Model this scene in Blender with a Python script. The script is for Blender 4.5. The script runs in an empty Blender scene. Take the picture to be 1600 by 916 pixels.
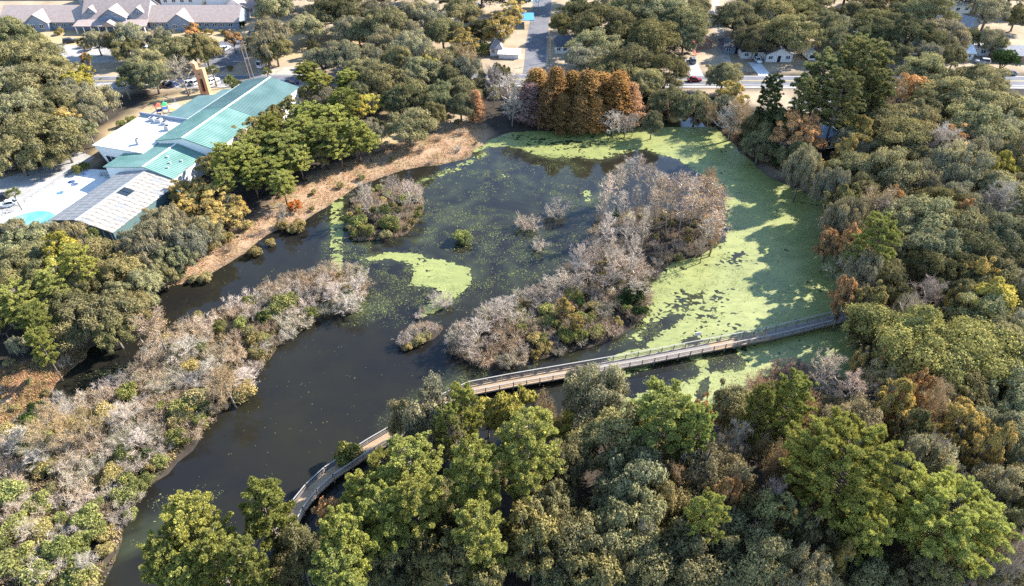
import bpy, math, random
import numpy as np
from mathutils import Vector, Matrix

# ------------------------------------------------------------------ camera, sky, sun, exposure
S = bpy.context.scene
COL = S.collection
CAM_H, PITCH, FPX = 90.0, math.radians(39.5), 1067.0
cd = bpy.data.cameras.new('camera'); cam = bpy.data.objects.new('camera', cd); COL.objects.link(cam)
cam.location = (0, 0, CAM_H); cam.rotation_euler = (math.pi/2-PITCH, 0, 0)
cd.sensor_width = 36; cd.lens = 36*FPX/1600; cd.clip_start = 1; cd.clip_end = 6000
S.camera = cam
SUN_EL, SUN_AZ = math.radians(34), math.radians(27)      # azimuth counted from +X towards +Y
W = bpy.data.worlds.new('World'); S.world = W; W.use_nodes = True
wn = W.node_tree.nodes; bg = wn['Background']
sky = wn.new('ShaderNodeTexSky'); sky.sky_type = 'NISHITA'; sky.sun_disc = False
sky.sun_elevation = SUN_EL; sky.sun_rotation = math.pi/2-SUN_AZ
sky.air_density = 1.0; sky.dust_density = 0.1; sky.ozone_density = 2.2
W.node_tree.links.new(sky.outputs[0], bg.inputs[0]); bg.inputs[1].default_value = 0.15
sl = bpy.data.lights.new('sun', 'SUN'); sl.energy = 5.0; sl.angle = math.radians(0.5); sl.color = (1, .94, .85)
so = bpy.data.objects.new('sun', sl); COL.objects.link(so)
sdir = Vector((math.cos(SUN_EL)*math.cos(SUN_AZ), math.cos(SUN_EL)*math.sin(SUN_AZ), math.sin(SUN_EL)))
so.rotation_euler = sdir.to_track_quat('Z', 'Y').to_euler(); so.location = sdir*300
S.view_settings.view_transform = 'Standard'; S.view_settings.look = 'None'
S.view_settings.exposure = 1.66; S.view_settings.gamma = 1
S.cycles.use_denoising = False
S.cycles.max_bounces = 6; S.cycles.diffuse_bounces = 3; S.cycles.glossy_bounces = 3; S.cycles.transmission_bounces = 3
S.cycles.caustics_reflective = False; S.cycles.caustics_refractive = False

rng = np.random.default_rng(7); random.seed(7)
R_ = math.radians

# ------------------------------------------------------------------ helpers
def at(px, py, z=0.0):
    """the place on level z that the photograph's pixel (1600 wide) looks at"""
    x = (px-800)/FPX; y = -(py-458)/FPX
    d = (x, math.cos(PITCH)+y*math.sin(PITCH), -math.sin(PITCH)+y*math.cos(PITCH))
    t = (z-CAM_H)/d[2]
    return d[0]*t, d[1]*t
def scale_at(X, Y, Z):
    return FPX/(Y*math.cos(PITCH)+(CAM_H-Z)*math.sin(PITCH))
def px_of(X, Y, Z):
    dep = Y*math.cos(PITCH)+(CAM_H-Z)*math.sin(PITCH)
    up = Y*math.sin(PITCH)-(CAM_H-Z)*math.cos(PITCH)
    return 800+FPX*X/dep, 458-FPX*up/dep
def poly_w(pts, z=0.0): return np.array([at(a, b, z) for a, b in pts])
def inside(P, x, y):
    c = np.zeros(x.shape, bool); n = len(P)
    for i in range(n):
        x1, y1 = P[i]; x2, y2 = P[(i+1) % n]
        if y1 == y2: continue
        c ^= ((y1 > y) != (y2 > y)) & (x < (x2-x1)*(y-y1)/(y2-y1)+x1)
    return c
def sdf(P, x, y):
    """signed distance, positive inside"""
    d = np.full(x.shape, 1e9); n = len(P)
    for i in range(n):
        a = P[i]; b = P[(i+1) % n]; e = b-a; L = e@e
        if L == 0: continue
        t = np.clip(((x-a[0])*e[0]+(y-a[1])*e[1])/L, 0, 1)
        d = np.minimum(d, np.hypot(x-a[0]-t*e[0], y-a[1]-t*e[1]))
    return np.where(inside(P, x, y), d, -d)
def vnoise(x, y, seed):
    """smooth lattice noise in 0..1"""
    xi = np.floor(x).astype(np.int64); yi = np.floor(y).astype(np.int64); fx = x-xi; fy = y-yi
    fx = fx*fx*(3-2*fx); fy = fy*fy*(3-2*fy)
    def h(a, b):
        v = (a*374761393+b*668265263+seed*974711) & 0xffffffff
        v = ((v ^ (v >> 13))*1274126177) & 0xffffffff
        return ((v ^ (v >> 16)) & 0xffff)/65535.0
    return (h(xi, yi)*(1-fx)+h(xi+1, yi)*fx)*(1-fy)+(h(xi, yi+1)*(1-fx)+h(xi+1, yi+1)*fx)*fy
def fbm(x, y, s, oct=4, seed=1):
    v = 0; a = 1; t = 0
    for k in range(oct):
        v = v+a*vnoise(x/s+17.3*k, y/s-9.1*k, seed+k); t += a; a *= .55; s /= 2.1
    return v/t
def nrm(v): return v/np.maximum(np.linalg.norm(v, axis=-1, keepdims=True), 1e-9)
def rdir(n, r): return nrm(r.normal(size=(n, 3)))

def mesh_np(name, verts, faces, mat, tint=None, smooth=False):
    """faces: (M,k) int array"""
    verts = np.asarray(verts, np.float32); faces = np.asarray(faces, np.int32)
    me = bpy.data.meshes.new(name); M, k = faces.shape
    me.vertices.add(len(verts)); me.vertices.foreach_set('co', verts.ravel())
    me.loops.add(M*k); me.loops.foreach_set('vertex_index', faces.ravel())
    me.polygons.add(M); me.polygons.foreach_set('loop_start', np.arange(0, M*k, k, dtype=np.int32))
    if smooth: me.polygons.foreach_set('use_smooth', np.ones(M, bool))
    if tint is not None:
        at_ = me.attributes.new('tint', 'FLOAT', 'FACE'); at_.data.foreach_set('value', np.asarray(tint, np.float32))
    me.update(calc_edges=True); me.validate()
    for m in (mat if isinstance(mat, (list, tuple)) else [mat]): me.materials.append(m)
    return me
class MB:
    """collects boxes, prisms and tubes and links them as one mesh"""
    def __init__(s): s.v = []; s.f = []
    def add(s, vs, fs):
        b = len(s.v); s.v += [tuple(p) for p in vs]; s.f += [tuple(b+i for i in f) for f in fs]; return s
    def box(s, x0, x1, y0, y1, z0, z1):
        return s.add([(x0,y0,z0),(x1,y0,z0),(x1,y1,z0),(x0,y1,z0),(x0,y0,z1),(x1,y0,z1),(x1,y1,z1),(x0,y1,z1)],
                     [(0,3,2,1),(4,5,6,7),(0,1,5,4),(1,2,6,5),(2,3,7,6),(3,0,4,7)])
    def hull(s, lo, hi):
        """solid between two rings of equal length"""
        n = len(lo)
        return s.add(list(lo)+list(hi), [tuple(range(n-1, -1, -1)), tuple(range(n, 2*n))]+[(i, (i+1) % n, n+(i+1) % n, n+i) for i in range(n)])
    def prism(s, pts, y0, y1):
        """profile in x,z extruded along y"""
        return s.hull([(x, y0, z) for x, z in pts][::-1], [(x, y1, z) for x, z in pts][::-1])
    def slab(s, pts, t):
        """roof-like slab: polygon pts in 3-D thickened downwards by t"""
        return s.hull([(x, y, z-t) for x, y, z in pts], pts)
    def bar(s, a, b, w, h=None):
        a = Vector(a); b = Vector(b); h = h or w; d = (b-a).normalized()
        up = Vector((0, 0, 1)) if abs(d.z) < .98 else Vector((1, 0, 0))
        sx = d.cross(up).normalized()*w/2; sz = sx.cross(d).normalized()*h/2
        q = lambda p: [p-sx-sz, p+sx-sz, p+sx+sz, p-sx+sz]
        return s.hull([tuple(p) for p in q(a)], [tuple(p) for p in q(b)])
    def tube(s, pts, rad, n=7):
        rings = []
        for i, p in enumerate(pts):
            p = Vector(p); d = (Vector(pts[min(i+1, len(pts)-1)])-Vector(pts[max(i-1, 0)])).normalized()
            u = d.orthogonal().normalized(); w = d.cross(u)
            rings.append([tuple(p+(u*math.cos(2*math.pi*k/n)+w*math.sin(2*math.pi*k/n))*rad[i]) for k in range(n)])
        b = len(s.v)
        for r in rings: s.v += r
        for i in range(len(rings)-1):
            for k in range(n): s.f.append((b+i*n+k, b+i*n+(k+1) % n, b+(i+1)*n+(k+1) % n, b+(i+1)*n+k))
        s.f.append(tuple(b+k for k in range(n-1, -1, -1))); s.f.append(tuple(b+(len(rings)-1)*n+k for k in range(n)))
        return s
    def cyl(s, x, y, z0, z1, r, n=12, r2=None): return s.tube([(x, y, z0), (x, y, z1)], [r, r if r2 is None else r2], n)
    def mesh(s, name, mat, smooth=False):
        me = bpy.data.meshes.new(name); me.from_pydata(s.v, [], s.f); me.materials.append(mat)
        if smooth: me.polygons.foreach_set('use_smooth', np.ones(len(me.polygons), bool))
        me.update(); return me
    def build(s, name, mat, parent=None, loc=(0, 0, 0), rz=0, smooth=False):
        return link(name, s.mesh(name, mat, smooth), parent, loc, rz)
def link(name, me, parent=None, loc=(0, 0, 0), rz=0):
    o = bpy.data.objects.new(name, me); COL.objects.link(o); o.location = loc; o.rotation_euler = (0, 0, rz)
    if parent is not None: o.parent = parent
    return o
def empty(name, loc, rz=0): return link(name, None, None, loc, rz)
def tag(o, label=None, cat=None, group=None, kind=None):
    if label: o['label'] = label
    if cat: o['category'] = cat
    if group: o['group'] = group
    if kind: o['kind'] = kind
    return o
def copy_tree(o, parent=None):
    c = o.copy(); COL.objects.link(c)
    if parent is not None: c.parent = parent
    for ch in o.children: copy_tree(ch, c)
    return c

# ------------------------------------------------------------------ materials
def mat(name, col, rough=.8, spec=.3, noise=None, metal=0, bump=None):
    """noise=(scale, colour2, amount, detail) in object metres"""
    m = bpy.data.materials.new(name); m.use_nodes = True; nt = m.node_tree; p = nt.nodes['Principled BSDF']
    p.inputs['Base Color'].default_value = (*col, 1); p.inputs['Roughness'].default_value = rough
    p.inputs['Specular IOR Level'].default_value = spec; p.inputs['Metallic'].default_value = metal
    tc = nt.nodes.new('ShaderNodeTexCoord')
    if noise:
        n = nt.nodes.new('ShaderNodeTexNoise'); n.inputs['Scale'].default_value = noise[0]; n.inputs['Detail'].default_value = noise[3] if len(noise) > 3 else 5
        nt.links.new(tc.outputs['Object'], n.inputs['Vector'])
        r = nt.nodes.new('ShaderNodeMapRange'); r.inputs[1].default_value = .35; r.inputs[2].default_value = .68; r.inputs[4].default_value = noise[2]
        nt.links.new(n.outputs['Fac'], r.inputs[0])
        mx = nt.nodes.new('ShaderNodeMix'); mx.data_type = 'RGBA'; mx.inputs[6].default_value = (*col, 1); mx.inputs[7].default_value = (*noise[1], 1)
        nt.links.new(r.outputs[0], mx.inputs[0]); nt.links.new(mx.outputs[2], p.inputs['Base Color'])
    if bump:
        n = nt.nodes.new('ShaderNodeTexNoise'); n.inputs['Scale'].default_value = bump[0]; n.inputs['Detail'].default_value = 6
        nt.links.new(tc.outputs['Object'], n.inputs['Vector'])
        b = nt.nodes.new('ShaderNodeBump'); b.inputs['Strength'].default_value = bump[1]; b.inputs['Distance'].default_value = bump[2]
        nt.links.new(n.outputs['Fac'], b.inputs['Height']); nt.links.new(b.outputs[0], p.inputs['Normal'])
    return m
def leaf_mat(name, translucent=.25, lo=.55, hi=1.5, warm=(1.15, 1.0, .75)):
    """the plant's own colour (object colour) varied leaf by leaf"""
    m = bpy.data.materials.new(name); m.use_nodes = True; nt = m.node_tree; nt.nodes.clear()
    out = nt.nodes.new('ShaderNodeOutputMaterial'); oi = nt.nodes.new('ShaderNodeObjectInfo')
    a = nt.nodes.new('ShaderNodeAttribute'); a.attribute_name = 'tint'
    mr = nt.nodes.new('ShaderNodeMapRange'); mr.inputs[3].default_value = lo; mr.inputs[4].default_value = hi; nt.links.new(a.outputs['Fac'], mr.inputs[0])
    sc = nt.nodes.new('ShaderNodeVectorMath'); sc.operation = 'SCALE'; nt.links.new(oi.outputs['Color'], sc.inputs[0]); nt.links.new(mr.outputs[0], sc.inputs['Scale'])
    wm = nt.nodes.new('ShaderNodeVectorMath'); wm.operation = 'MULTIPLY'; wm.inputs[1].default_value = warm; nt.links.new(sc.outputs[0], wm.inputs[0])
    mx = nt.nodes.new('ShaderNodeMix'); mx.data_type = 'RGBA'; nt.links.new(a.outputs['Fac'], mx.inputs[0]); nt.links.new(sc.outputs[0], mx.inputs[6]); nt.links.new(wm.outputs[0], mx.inputs[7])
    d = nt.nodes.new('ShaderNodeBsdfDiffuse'); nt.links.new(mx.outputs[2], d.inputs[0])
    if translucent:
        t = nt.nodes.new('ShaderNodeBsdfTranslucent'); nt.links.new(mx.outputs[2], t.inputs[0])
        ms = nt.nodes.new('ShaderNodeMixShader'); ms.inputs[0].default_value = translucent
        nt.links.new(d.outputs[0], ms.inputs[1]); nt.links.new(t.outputs[0], ms.inputs[2]); nt.links.new(ms.outputs[0], out.inputs[0])
    else: nt.links.new(d.outputs[0], out.inputs[0])
    return m
def obj_col_mat(name, rough=.3, spec=.5, metal=0):
    m = mat(name, (1, 1, 1), rough, spec, metal=metal); oi = m.node_tree.nodes.new('ShaderNodeObjectInfo')
    m.node_tree.links.new(oi.outputs['Color'], m.node_tree.nodes['Principled BSDF'].inputs['Base Color']); return m

M = {}
M['leaf'] = leaf_mat('leaf'); M['needle'] = leaf_mat('needle', .22, .6, 1.5, (1.15, 1.05, .7)); M['twig'] = leaf_mat('twig', 0, .6, 1.35, (1.05, 1, .95))
M['bark'] = mat('bark', (.13, .10, .08), .9, .1, (3, (.22, .19, .16), 1))
M['pale_bark'] = mat('pale_bark', (.26, .22, .19), .9, .1, (3, (.36, .32, .29), 1))
M['asphalt'] = mat('asphalt', (.115, .115, .13), .9, .2, (.35, (.16, .157, .163), 1, 8))
M['concrete'] = mat('concrete', (.36, .345, .33), .85, .2, (.3, (.27, .255, .235), 1, 8))
M['white_concrete'] = mat('white_concrete', (.62, .61, .58), .8, .2, (.25, (.46, .48, .47), .8, 9))
M['sand_track'] = mat('sand_track', (.42, .37, .31), .95, .1, (.4, (.28, .24, .19), 1, 7))
M['paint_white'] = mat('paint_white', (.75, .74, .70), .7, .2)
M['paint_yellow'] = mat('paint_yellow', (.62, .47, .12), .7, .2)
M['wall_blue_grey'] = mat('wall_blue_grey', (.24, .28, .34), .8, .2, (.6, (.20, .24, .30), .7))  # care home front: its shade is put into this darker blue-grey
M['wall_white'] = mat('wall_white', (.76, .75, .72), .7, .2, (.5, (.66, .65, .62), .6))
M['wall_brick'] = mat('wall_brick', (.30, .17, .12), .85, .2, (.8, (.36, .22, .16), .8))
M['shingle'] = mat('shingle', (.36, .29, .25), .9, .15, (1.2, (.29, .23, .21), 1, 8))
M['shingle_grey'] = mat('shingle_grey', (.30, .29, .29), .9, .15, (1.2, (.22, .22, .23), 1, 8))
M['shingle_dark'] = mat('shingle_dark', (.06, .065, .075), .9, .15, (1.2, (.10, .10, .11), 1, 8))
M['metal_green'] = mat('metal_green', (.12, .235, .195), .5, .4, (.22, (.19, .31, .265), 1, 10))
M['metal_green_dark'] = mat('metal_green_dark', (.085, .155, .145), .55, .4, (.22, (.125, .205, .19), 1, 10))
M['metal_white'] = mat('metal_white', (.78, .77, .73), .5, .4, (.3, (.68, .67, .63), .8, 6))
M['membrane'] = mat('membrane', (.60, .60, .575), .7, .2, (.12, (.40, .38, .35), .9, 12))
M['poly_panel'] = mat('poly_panel', (.52, .49, .43), .6, .3, (.45, (.20, .17, .14), 1, 11))
M['poly_clean'] = mat('poly_clean', (.34, .34, .335), .6, .3, (.4, (.27, .265, .25), 1, 9))
M['glass'] = mat('glass', (.02, .03, .04), .08, .6)
M['glass_green'] = mat('glass_green', (.10, .16, .16), .12, .6)
M['frame_white'] = mat('frame_white', (.75, .75, .74), .6, .3)
M['brick_tan'] = mat('brick_tan', (.52, .25, .13), .85, .2, (1.5, (.60, .32, .18), .8))
M['dark'] = mat('dark_paint', (.02, .02, .025), .7, .2)
M['metal_grey'] = mat('metal_grey', (.40, .41, .42), .5, .5, (2, (.32, .33, .34), .6))
M['pole_wood'] = mat('pole_wood', (.20, .15, .12), .9, .1, (2, (.28, .23, .19), 1))
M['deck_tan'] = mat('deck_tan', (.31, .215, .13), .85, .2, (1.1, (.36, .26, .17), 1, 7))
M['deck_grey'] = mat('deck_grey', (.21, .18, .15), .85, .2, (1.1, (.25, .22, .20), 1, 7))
M['rail_wood'] = mat('rail_wood', (.29, .27, .245), .8, .2, (1.2, (.33, .31, .28), 1, 7))
M['rail_side'] = mat('rail_side', (.24, .20, .18), .85, .2, (1.2, (.32, .27, .24), 1, 7))
M['car_paint'] = obj_col_mat('car_paint', .3, .5); M['plain'] = obj_col_mat('painted_part', .6, .3)
M['roof_blue'] = mat('roof_blue', (.16, .24, .36), .45, .4, (.5, (.20, .28, .38), .7))
M['tyre'] = mat('tyre', (.02, .02, .02), .9, .2); M['rim'] = mat('rim', (.5, .5, .5), .35, .5, metal=.8)
M['lamp_glass'] = mat('lamp_glass', (.7, .7, .68), .2, .5); M['tail_red'] = mat('tail_red', (.35, .02, .02), .3, .5)
M['pool_water'] = mat('pool_water', (.08, .36, .40), .1, .5, (.6, (.20, .52, .55), 1))
M['splash_pad'] = mat('splash_pad', (.50, .72, .72), .5, .3, (.35, (.70, .75, .73), 1))

# ------------------------------------------------------------------ water, terrain
ZG = 1.0
POND = [(745,232),(770,215),(800,207),(870,205),(930,200),(1000,181),(1060,176),(1110,188),(1135,215),(1165,245),(1205,278),(1250,298),(1295,318),(1318,370),(1322,430),(1345,485),(1352,520),(1350,560),(1322,600),(1285,640),(1235,652),(1205,630),(1228,600),(1190,597),(1140,628),(1095,655),(1000,670),(880,690),(780,715),(700,760),(620,800),(540,845),(440,900),(350,960),(280,1010),(100,1010),(160,916),(200,805),(240,752),(300,700),(335,650),(400,612),(400,585),(440,540),(500,500),(552,488),(572,455),(560,425),(520,428),(470,435),(420,458),(380,478),(330,492),(290,512),(250,550),(215,590),(170,612),(130,637),(95,640),(68,625),(110,578),(132,560),(140,545),(190,525),(215,498),(240,462),(258,446),(295,440),(335,425),(385,395),(410,372),(465,350),(505,327),(530,308),(560,290),(600,275),(645,262),(690,256),(735,246)]
ISL_A = [(545,330),(560,308),(600,296),(650,294),(664,318),(655,345),(632,365),(592,376),(552,376),(540,352)]
ISL_B = [(705,538),(715,560),(762,578),(832,566),(902,546),(962,532),(1008,492),(1014,445),(1055,412),(1108,396),(1126,372),(1122,345),(1085,330),(1010,322),(950,330),(925,350),(930,390),(905,402),(890,425),(850,452),(800,472),(752,500)]
ISL_C = [(622,538),(640,512),(668,505),(690,512),(680,524),(655,540),(632,548)]
PW = poly_w(POND); IA, IB, IC = poly_w(ISL_A), poly_w(ISL_B), poly_w(ISL_C)
def shore(x, y):
    """>0 on land, <0 in the water; wobbly edge"""
    w = (fbm(x, y, 5.0, 3, 5)-.5)*2.2
    s = -sdf(PW, x, y)
    for I in (IA, IB, IC): s = np.maximum(s, sdf(I, x, y))
    return s+w
def ground_z(x, y):
    x = np.asarray(x, float); y = np.asarray(y, float); s = shore(x, y)
    land = .06+(ZG-.06)*np.clip(s/9, 0, 1)**.8
    return np.where(s > 0, land, np.maximum(s*.3, -1.2))
xs = np.concatenate([np.linspace(-2500, -260, 8)[:-1], np.arange(-260, 260.1, 1.15), np.linspace(260, 2500, 9)[1:]])
ys = np.concatenate([np.linspace(-400, 30, 6)[:-1], np.arange(30, 360.1, 1.15), np.linspace(360, 3500, 9)[1:]])
GX, GY = np.meshgrid(xs, ys); nx, ny = len(xs), len(ys)
GZ = ground_z(GX, GY)
idx = np.arange(nx*ny).reshape(ny, nx)
q = np.stack([idx[:-1,:-1], idx[:-1,1:], idx[1:,1:], idx[1:,:-1]], -1).reshape(-1, 4)
def zone(polys, soft=2.5):
    d = np.full(GX.shape, -1e9)
    for p in polys: d = np.maximum(d, sdf(poly_w(p, ZG*.6), GX, GY))
    d = d+(fbm(GX, GY, 7, 3, 21)-.5)*5
    return np.clip(.5+d/(2*soft), 0, 1)
BANK = [[(760,205),(740,240),(700,256),(640,262),(560,292),(500,330),(440,362),(400,385),(330,430),(290,442),(255,447),(300,400),(380,352),(440,308),(500,275),(560,250),(620,228),(680,212),(720,195)],
        [(-40,590),(60,566),(135,540),(140,565),(70,628),(95,645),(50,672),(20,720),(-40,760)]]
LAWN = [[(140,250),(165,200),(250,152),(330,140),(400,128),(300,175),(225,188)],[(-60,48),(420,46),(420,72),(300,72),(200,86),(60,84),(-60,70)],[(430,62),(530,52),(610,80),(560,96),(440,95)],[(545,208),(600,180),(640,178),(640,225),(560,240)],[(1515,355),(1560,360),(1550,385),(1520,382)]]
YARD = [[(-300,-120),(1900,-120),(1900,117),(-300,117)],[(100,100),(520,100),(520,140),(140,150)],[(1050,140),(1250,140),(1260,175),(1190,170),(1120,160)],[(1190,240),(1230,235),(1300,290),(1290,312),(1210,272)],[(100,300),(150,255),(120,250),(0,280),(-60,330),(-60,360),(0,352)],[(640,165),(740,150),(745,220),(640,190)]]
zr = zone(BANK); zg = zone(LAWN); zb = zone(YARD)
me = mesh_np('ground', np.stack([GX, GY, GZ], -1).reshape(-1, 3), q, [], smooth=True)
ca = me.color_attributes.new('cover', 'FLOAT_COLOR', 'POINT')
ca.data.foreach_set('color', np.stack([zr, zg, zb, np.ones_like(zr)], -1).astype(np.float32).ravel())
gm = bpy.data.materials.new('ground_cover'); gm.use_nodes = True; nt = gm.node_tree; pb = nt.nodes['Principled BSDF']
pb.inputs['Roughness'].default_value = .95; pb.inputs['Specular IOR Level'].default_value = .1
tc = nt.nodes.new('ShaderNodeTexCoord'); vc = nt.nodes.new('ShaderNodeVertexColor'); vc.layer_name = 'cover'
sp = nt.nodes.new('ShaderNodeSeparateColor'); nt.links.new(vc.outputs[0], sp.inputs[0])
def gnoise(scale, a, b, det=8, lo=.33, hi=.67):
    n = nt.nodes.new('ShaderNodeTexNoise'); n.inputs['Scale'].default_value = scale; n.inputs['Detail'].default_value = det; n.inputs['Roughness'].default_value = .65
    nt.links.new(tc.outputs['Object'], n.inputs['Vector'])
    r = nt.nodes.new('ShaderNodeMapRange'); r.inputs[1].default_value = lo; r.inputs[2].default_value = hi; nt.links.new(n.outputs['Fac'], r.inputs[0])
    m = nt.nodes.new('ShaderNodeMix'); m.data_type = 'RGBA'; m.inputs[6].default_value = (*a, 1); m.inputs[7].default_value = (*b, 1); nt.links.new(r.outputs[0], m.inputs[0])
    return m.outputs[2]
def gmix(f, a, b):
    m = nt.nodes.new('ShaderNodeMix'); m.data_type = 'RGBA'; nt.links.new(f, m.inputs[0]); nt.links.new(a, m.inputs[6]); nt.links.new(b, m.inputs[7]); return m.outputs[2]
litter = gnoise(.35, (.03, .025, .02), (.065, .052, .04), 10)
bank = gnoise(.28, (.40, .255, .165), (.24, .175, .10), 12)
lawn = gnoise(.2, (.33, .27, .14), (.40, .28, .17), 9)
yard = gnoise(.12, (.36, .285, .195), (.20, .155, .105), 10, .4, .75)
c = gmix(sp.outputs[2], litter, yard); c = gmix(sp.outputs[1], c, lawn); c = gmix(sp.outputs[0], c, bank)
nt.links.new(c, pb.inputs['Base Color'])
me.materials.append(gm)
tag(link('ground', me), kind='structure')

wm = bpy.data.materials.new('pond_water'); wm.use_nodes = True; nt = wm.node_tree; pb = nt.nodes['Principled BSDF']
pb.inputs['Roughness'].default_value = .03; pb.inputs['IOR'].default_value = 1.33; pb.inputs['Specular IOR Level'].default_value = .5
tc = nt.nodes.new('ShaderNodeTexCoord')
nt.links.new(gnoise(.035, (.0115, .0108, .010), (.018, .0165, .010), 6, .42, .62), pb.inputs['Base Color'])
n = nt.nodes.new('ShaderNodeTexNoise'); n.inputs['Scale'].default_value = 1.3; n.inputs['Detail'].default_value = 4
nt.links.new(tc.outputs['Object'], n.inputs['Vector'])
b = nt.nodes.new('ShaderNodeBump'); b.inputs['Strength'].default_value = .10; b.inputs['Distance'].default_value = .03
nt.links.new(n.outputs['Fac'], b.inputs['Height']); nt.links.new(b.outputs[0], pb.inputs['Normal'])
WATER_MAT = wm

# ------------------------------------------------------------------ duckweed
def cover(x, y):
    """how much of the water is covered, 0..1"""
    D = np.full(x.shape, .004)
    def put(pts, val, soft, op='max'):
        nonlocal D
        s = np.clip(.5+sdf(poly_w(pts), x, y)/(2*soft), 0, 1)
        if op == 'max': D = np.maximum(D, s*val)
        else: D = D*(1-s)+val*s
    # thin haze of leaves over the middle of the pond
    put([(500,330),(560,420),(520,470),(640,500),(760,470),(860,460),(900,400),(930,330),(900,260),(760,240),(640,300),(560,380)], .24, 5)
    put([(510,300),(545,300),(545,440),(505,440)], .55, 1.6)
    put([(700,262),(760,235),(765,242),(720,268),(640,292),(640,288)], .6, .8)
    put([(770,262),(810,258),(835,275),(800,292),(745,288)], .49, 4)
    put([(890,290),(940,285),(945,330),(895,325)], .56, 4)
    put([(540,395),(600,388),(690,395),(760,420),(740,460),(690,480),(650,510),(640,455),(560,430)], .45, 2.5)
    put([(560,406),(600,394),(650,396),(700,406),(736,420),(730,440),(695,458),(672,450),(636,447),(646,430),(640,416),(612,405),(575,410)], .95, 1.0)
    put([(700,445),(738,425),(738,445),(690,485),(655,502),(650,492)], .88, 1.2)
    put([(745,300),(764,320),(752,352),(712,378),(706,372),(742,345),(752,322)], .47, 1.2)
    put([(560,380),(640,370),(760,378),(870,405),(866,414),(760,390),(640,381),(560,390)], .45, 1.4)
    put([(750,445),(800,430),(860,440),(800,446),(745,470)], .40, 1.5)
    put([(540,455),(640,455),(620,490),(540,505)], .38, 2)
    put([(600,660),(650,620),(700,585),(760,560),(800,575),(700,640),(610,690)], .36, 2)
    put([(180,870),(190,815),(245,790),(330,775),(260,840),(230,880)], .44, 2.5)
    put([(130,635),(170,610),(215,585),(190,570),(130,590)], .45, 1.5)
    # the dense sheet on the right
    put([(740,236),(770,212),(800,204),(900,200),(1000,175),(1120,180),(1300,310),(1330,400),(1360,490),(1360,600),(1290,660),(1190,660),(1080,660),(940,690),(950,560),(1020,490),(1010,440),(1060,400),(1135,380),(1130,300),(1060,250),(1000,232),(940,250),(850,250),(790,228)], .965, 1.6)
    put([(740,245),(745,225),(810,224),(880,232),(960,240),(1000,235),(985,222),(930,222),(850,215),(770,212)], .62, 2, 'set')
    put([(890,236),(1000,205),(1060,200),(1080,230),(1000,234),(940,247)], .97, 1.5)
    put([(790,262),(800,236),(850,247),(900,247),(930,255),(900,285),(850,290)], .12, 3, 'set')
    put([(1010,440),(1060,405),(1140,385),(1170,430),(1150,500),(1100,520),(1050,505),(1015,500)], .88, 3.5, 'set')
    put([(1165,455),(1178,420),(1184,460),(1160,505),(1140,512)], .90, 1.2, 'set')
    # open water
    put([(1010,508),(1052,488),(1075,492),(1020,530),(1010,545),(900,565),(840,590),(740,600),(700,575),(780,582),(880,560),(960,540),(1000,530)], .30, 1.0, 'set')
    put([(1040,478),(1070,462),(1120,452),(1134,470),(1125,482),(1080,480),(1060,492)], .55, 1.2, 'set')
    put([(1140,398),(1162,388),(1168,396),(1150,410),(1140,406)], .62, .8, 'set')
    put([(1060,540),(1065,528),(1095,526),(1100,536)], .35, .6, 'set')
    put([(960,600),(1000,572),(1062,558),(1095,575),(1090,592),(1060,600),(1020,608),(990,618),(975,622)], .12, 1.2, 'set')
    put([(1108,582),(1104,556),(1142,546),(1160,562),(1158,576),(1130,580)], .16, .8, 'set')
    put([(1092,600),(1108,585),(1112,606),(1098,625),(1084,620)], .3, .5, 'set')
    put([(940,572),(1015,566),(1018,578),(960,592)], .72, .8, 'set')
    return D
st = .30
dx = np.arange(-85, 78, st); dy = np.arange(52, 186, st); DX, DY = np.meshgrid(dx, dy)
wx = DX+(fbm(DX, DY, 9, 3, 31)-.5)*7; wy = DY+(fbm(DX, DY, 9, 3, 41)-.5)*7
T = .30*fbm(wx*.45, wy*1.25, 5.5, 4, 51)+.36*fbm(wx*.5, wy*1.3, 1.3, 3, 61)+.34*vnoise(DX/.45, DY/.38, 71)
order = np.argsort(T.ravel()); U = np.empty(T.size); U[order] = np.linspace(0, 1, T.size); U = U.reshape(T.shape)
CV = cover(DX, DY)
G = np.where(CV > .5, CV, CV-.42)-U
G = np.where(shore(DX, DY) < .3, G, -.5)
inn = G > 0
code = inn[:-1,:-1]*1+inn[:-1,1:]*2+inn[1:,1:]*4+inn[1:,:-1]*8
# the water sheet; olive scum hangs in it where leaves drift
wxs = np.arange(-126, 112, 2.0); wys = np.arange(20, 236, 2.0); WX, WY = np.meshgrid(wxs, wys); wi = np.arange(WX.size).reshape(WX.shape)
wme = mesh_np('pond_water', np.stack([WX.ravel(), WY.ravel(), np.zeros(WX.size)], -1), np.stack([wi[:-1,:-1], wi[:-1,1:], wi[1:,1:], wi[1:,:-1]], -1).reshape(-1, 4), WATER_MAT)
wa = wme.attributes.new('film', 'FLOAT', 'POINT'); wa.data.foreach_set('value', np.clip(cover(WX, WY)*2.2, 0, 1).astype(np.float32).ravel())
nt = WATER_MAT.node_tree; tc = nt.nodes.new('ShaderNodeTexCoord'); pb = nt.nodes['Principled BSDF']; old = pb.inputs['Base Color'].links[0].from_socket
fa = nt.nodes.new('ShaderNodeAttribute'); fa.attribute_name = 'film'
fn = nt.nodes.new('ShaderNodeTexNoise'); fn.inputs['Scale'].default_value = .07; fn.inputs['Detail'].default_value = 8; fn.inputs['Distortion'].default_value = 2.0; nt.links.new(tc.outputs['Object'], fn.inputs['Vector'])
fr_ = nt.nodes.new('ShaderNodeMapRange'); fr_.inputs[1].default_value = .40; fr_.inputs[2].default_value = .68; nt.links.new(fn.outputs['Fac'], fr_.inputs[0])
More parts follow.
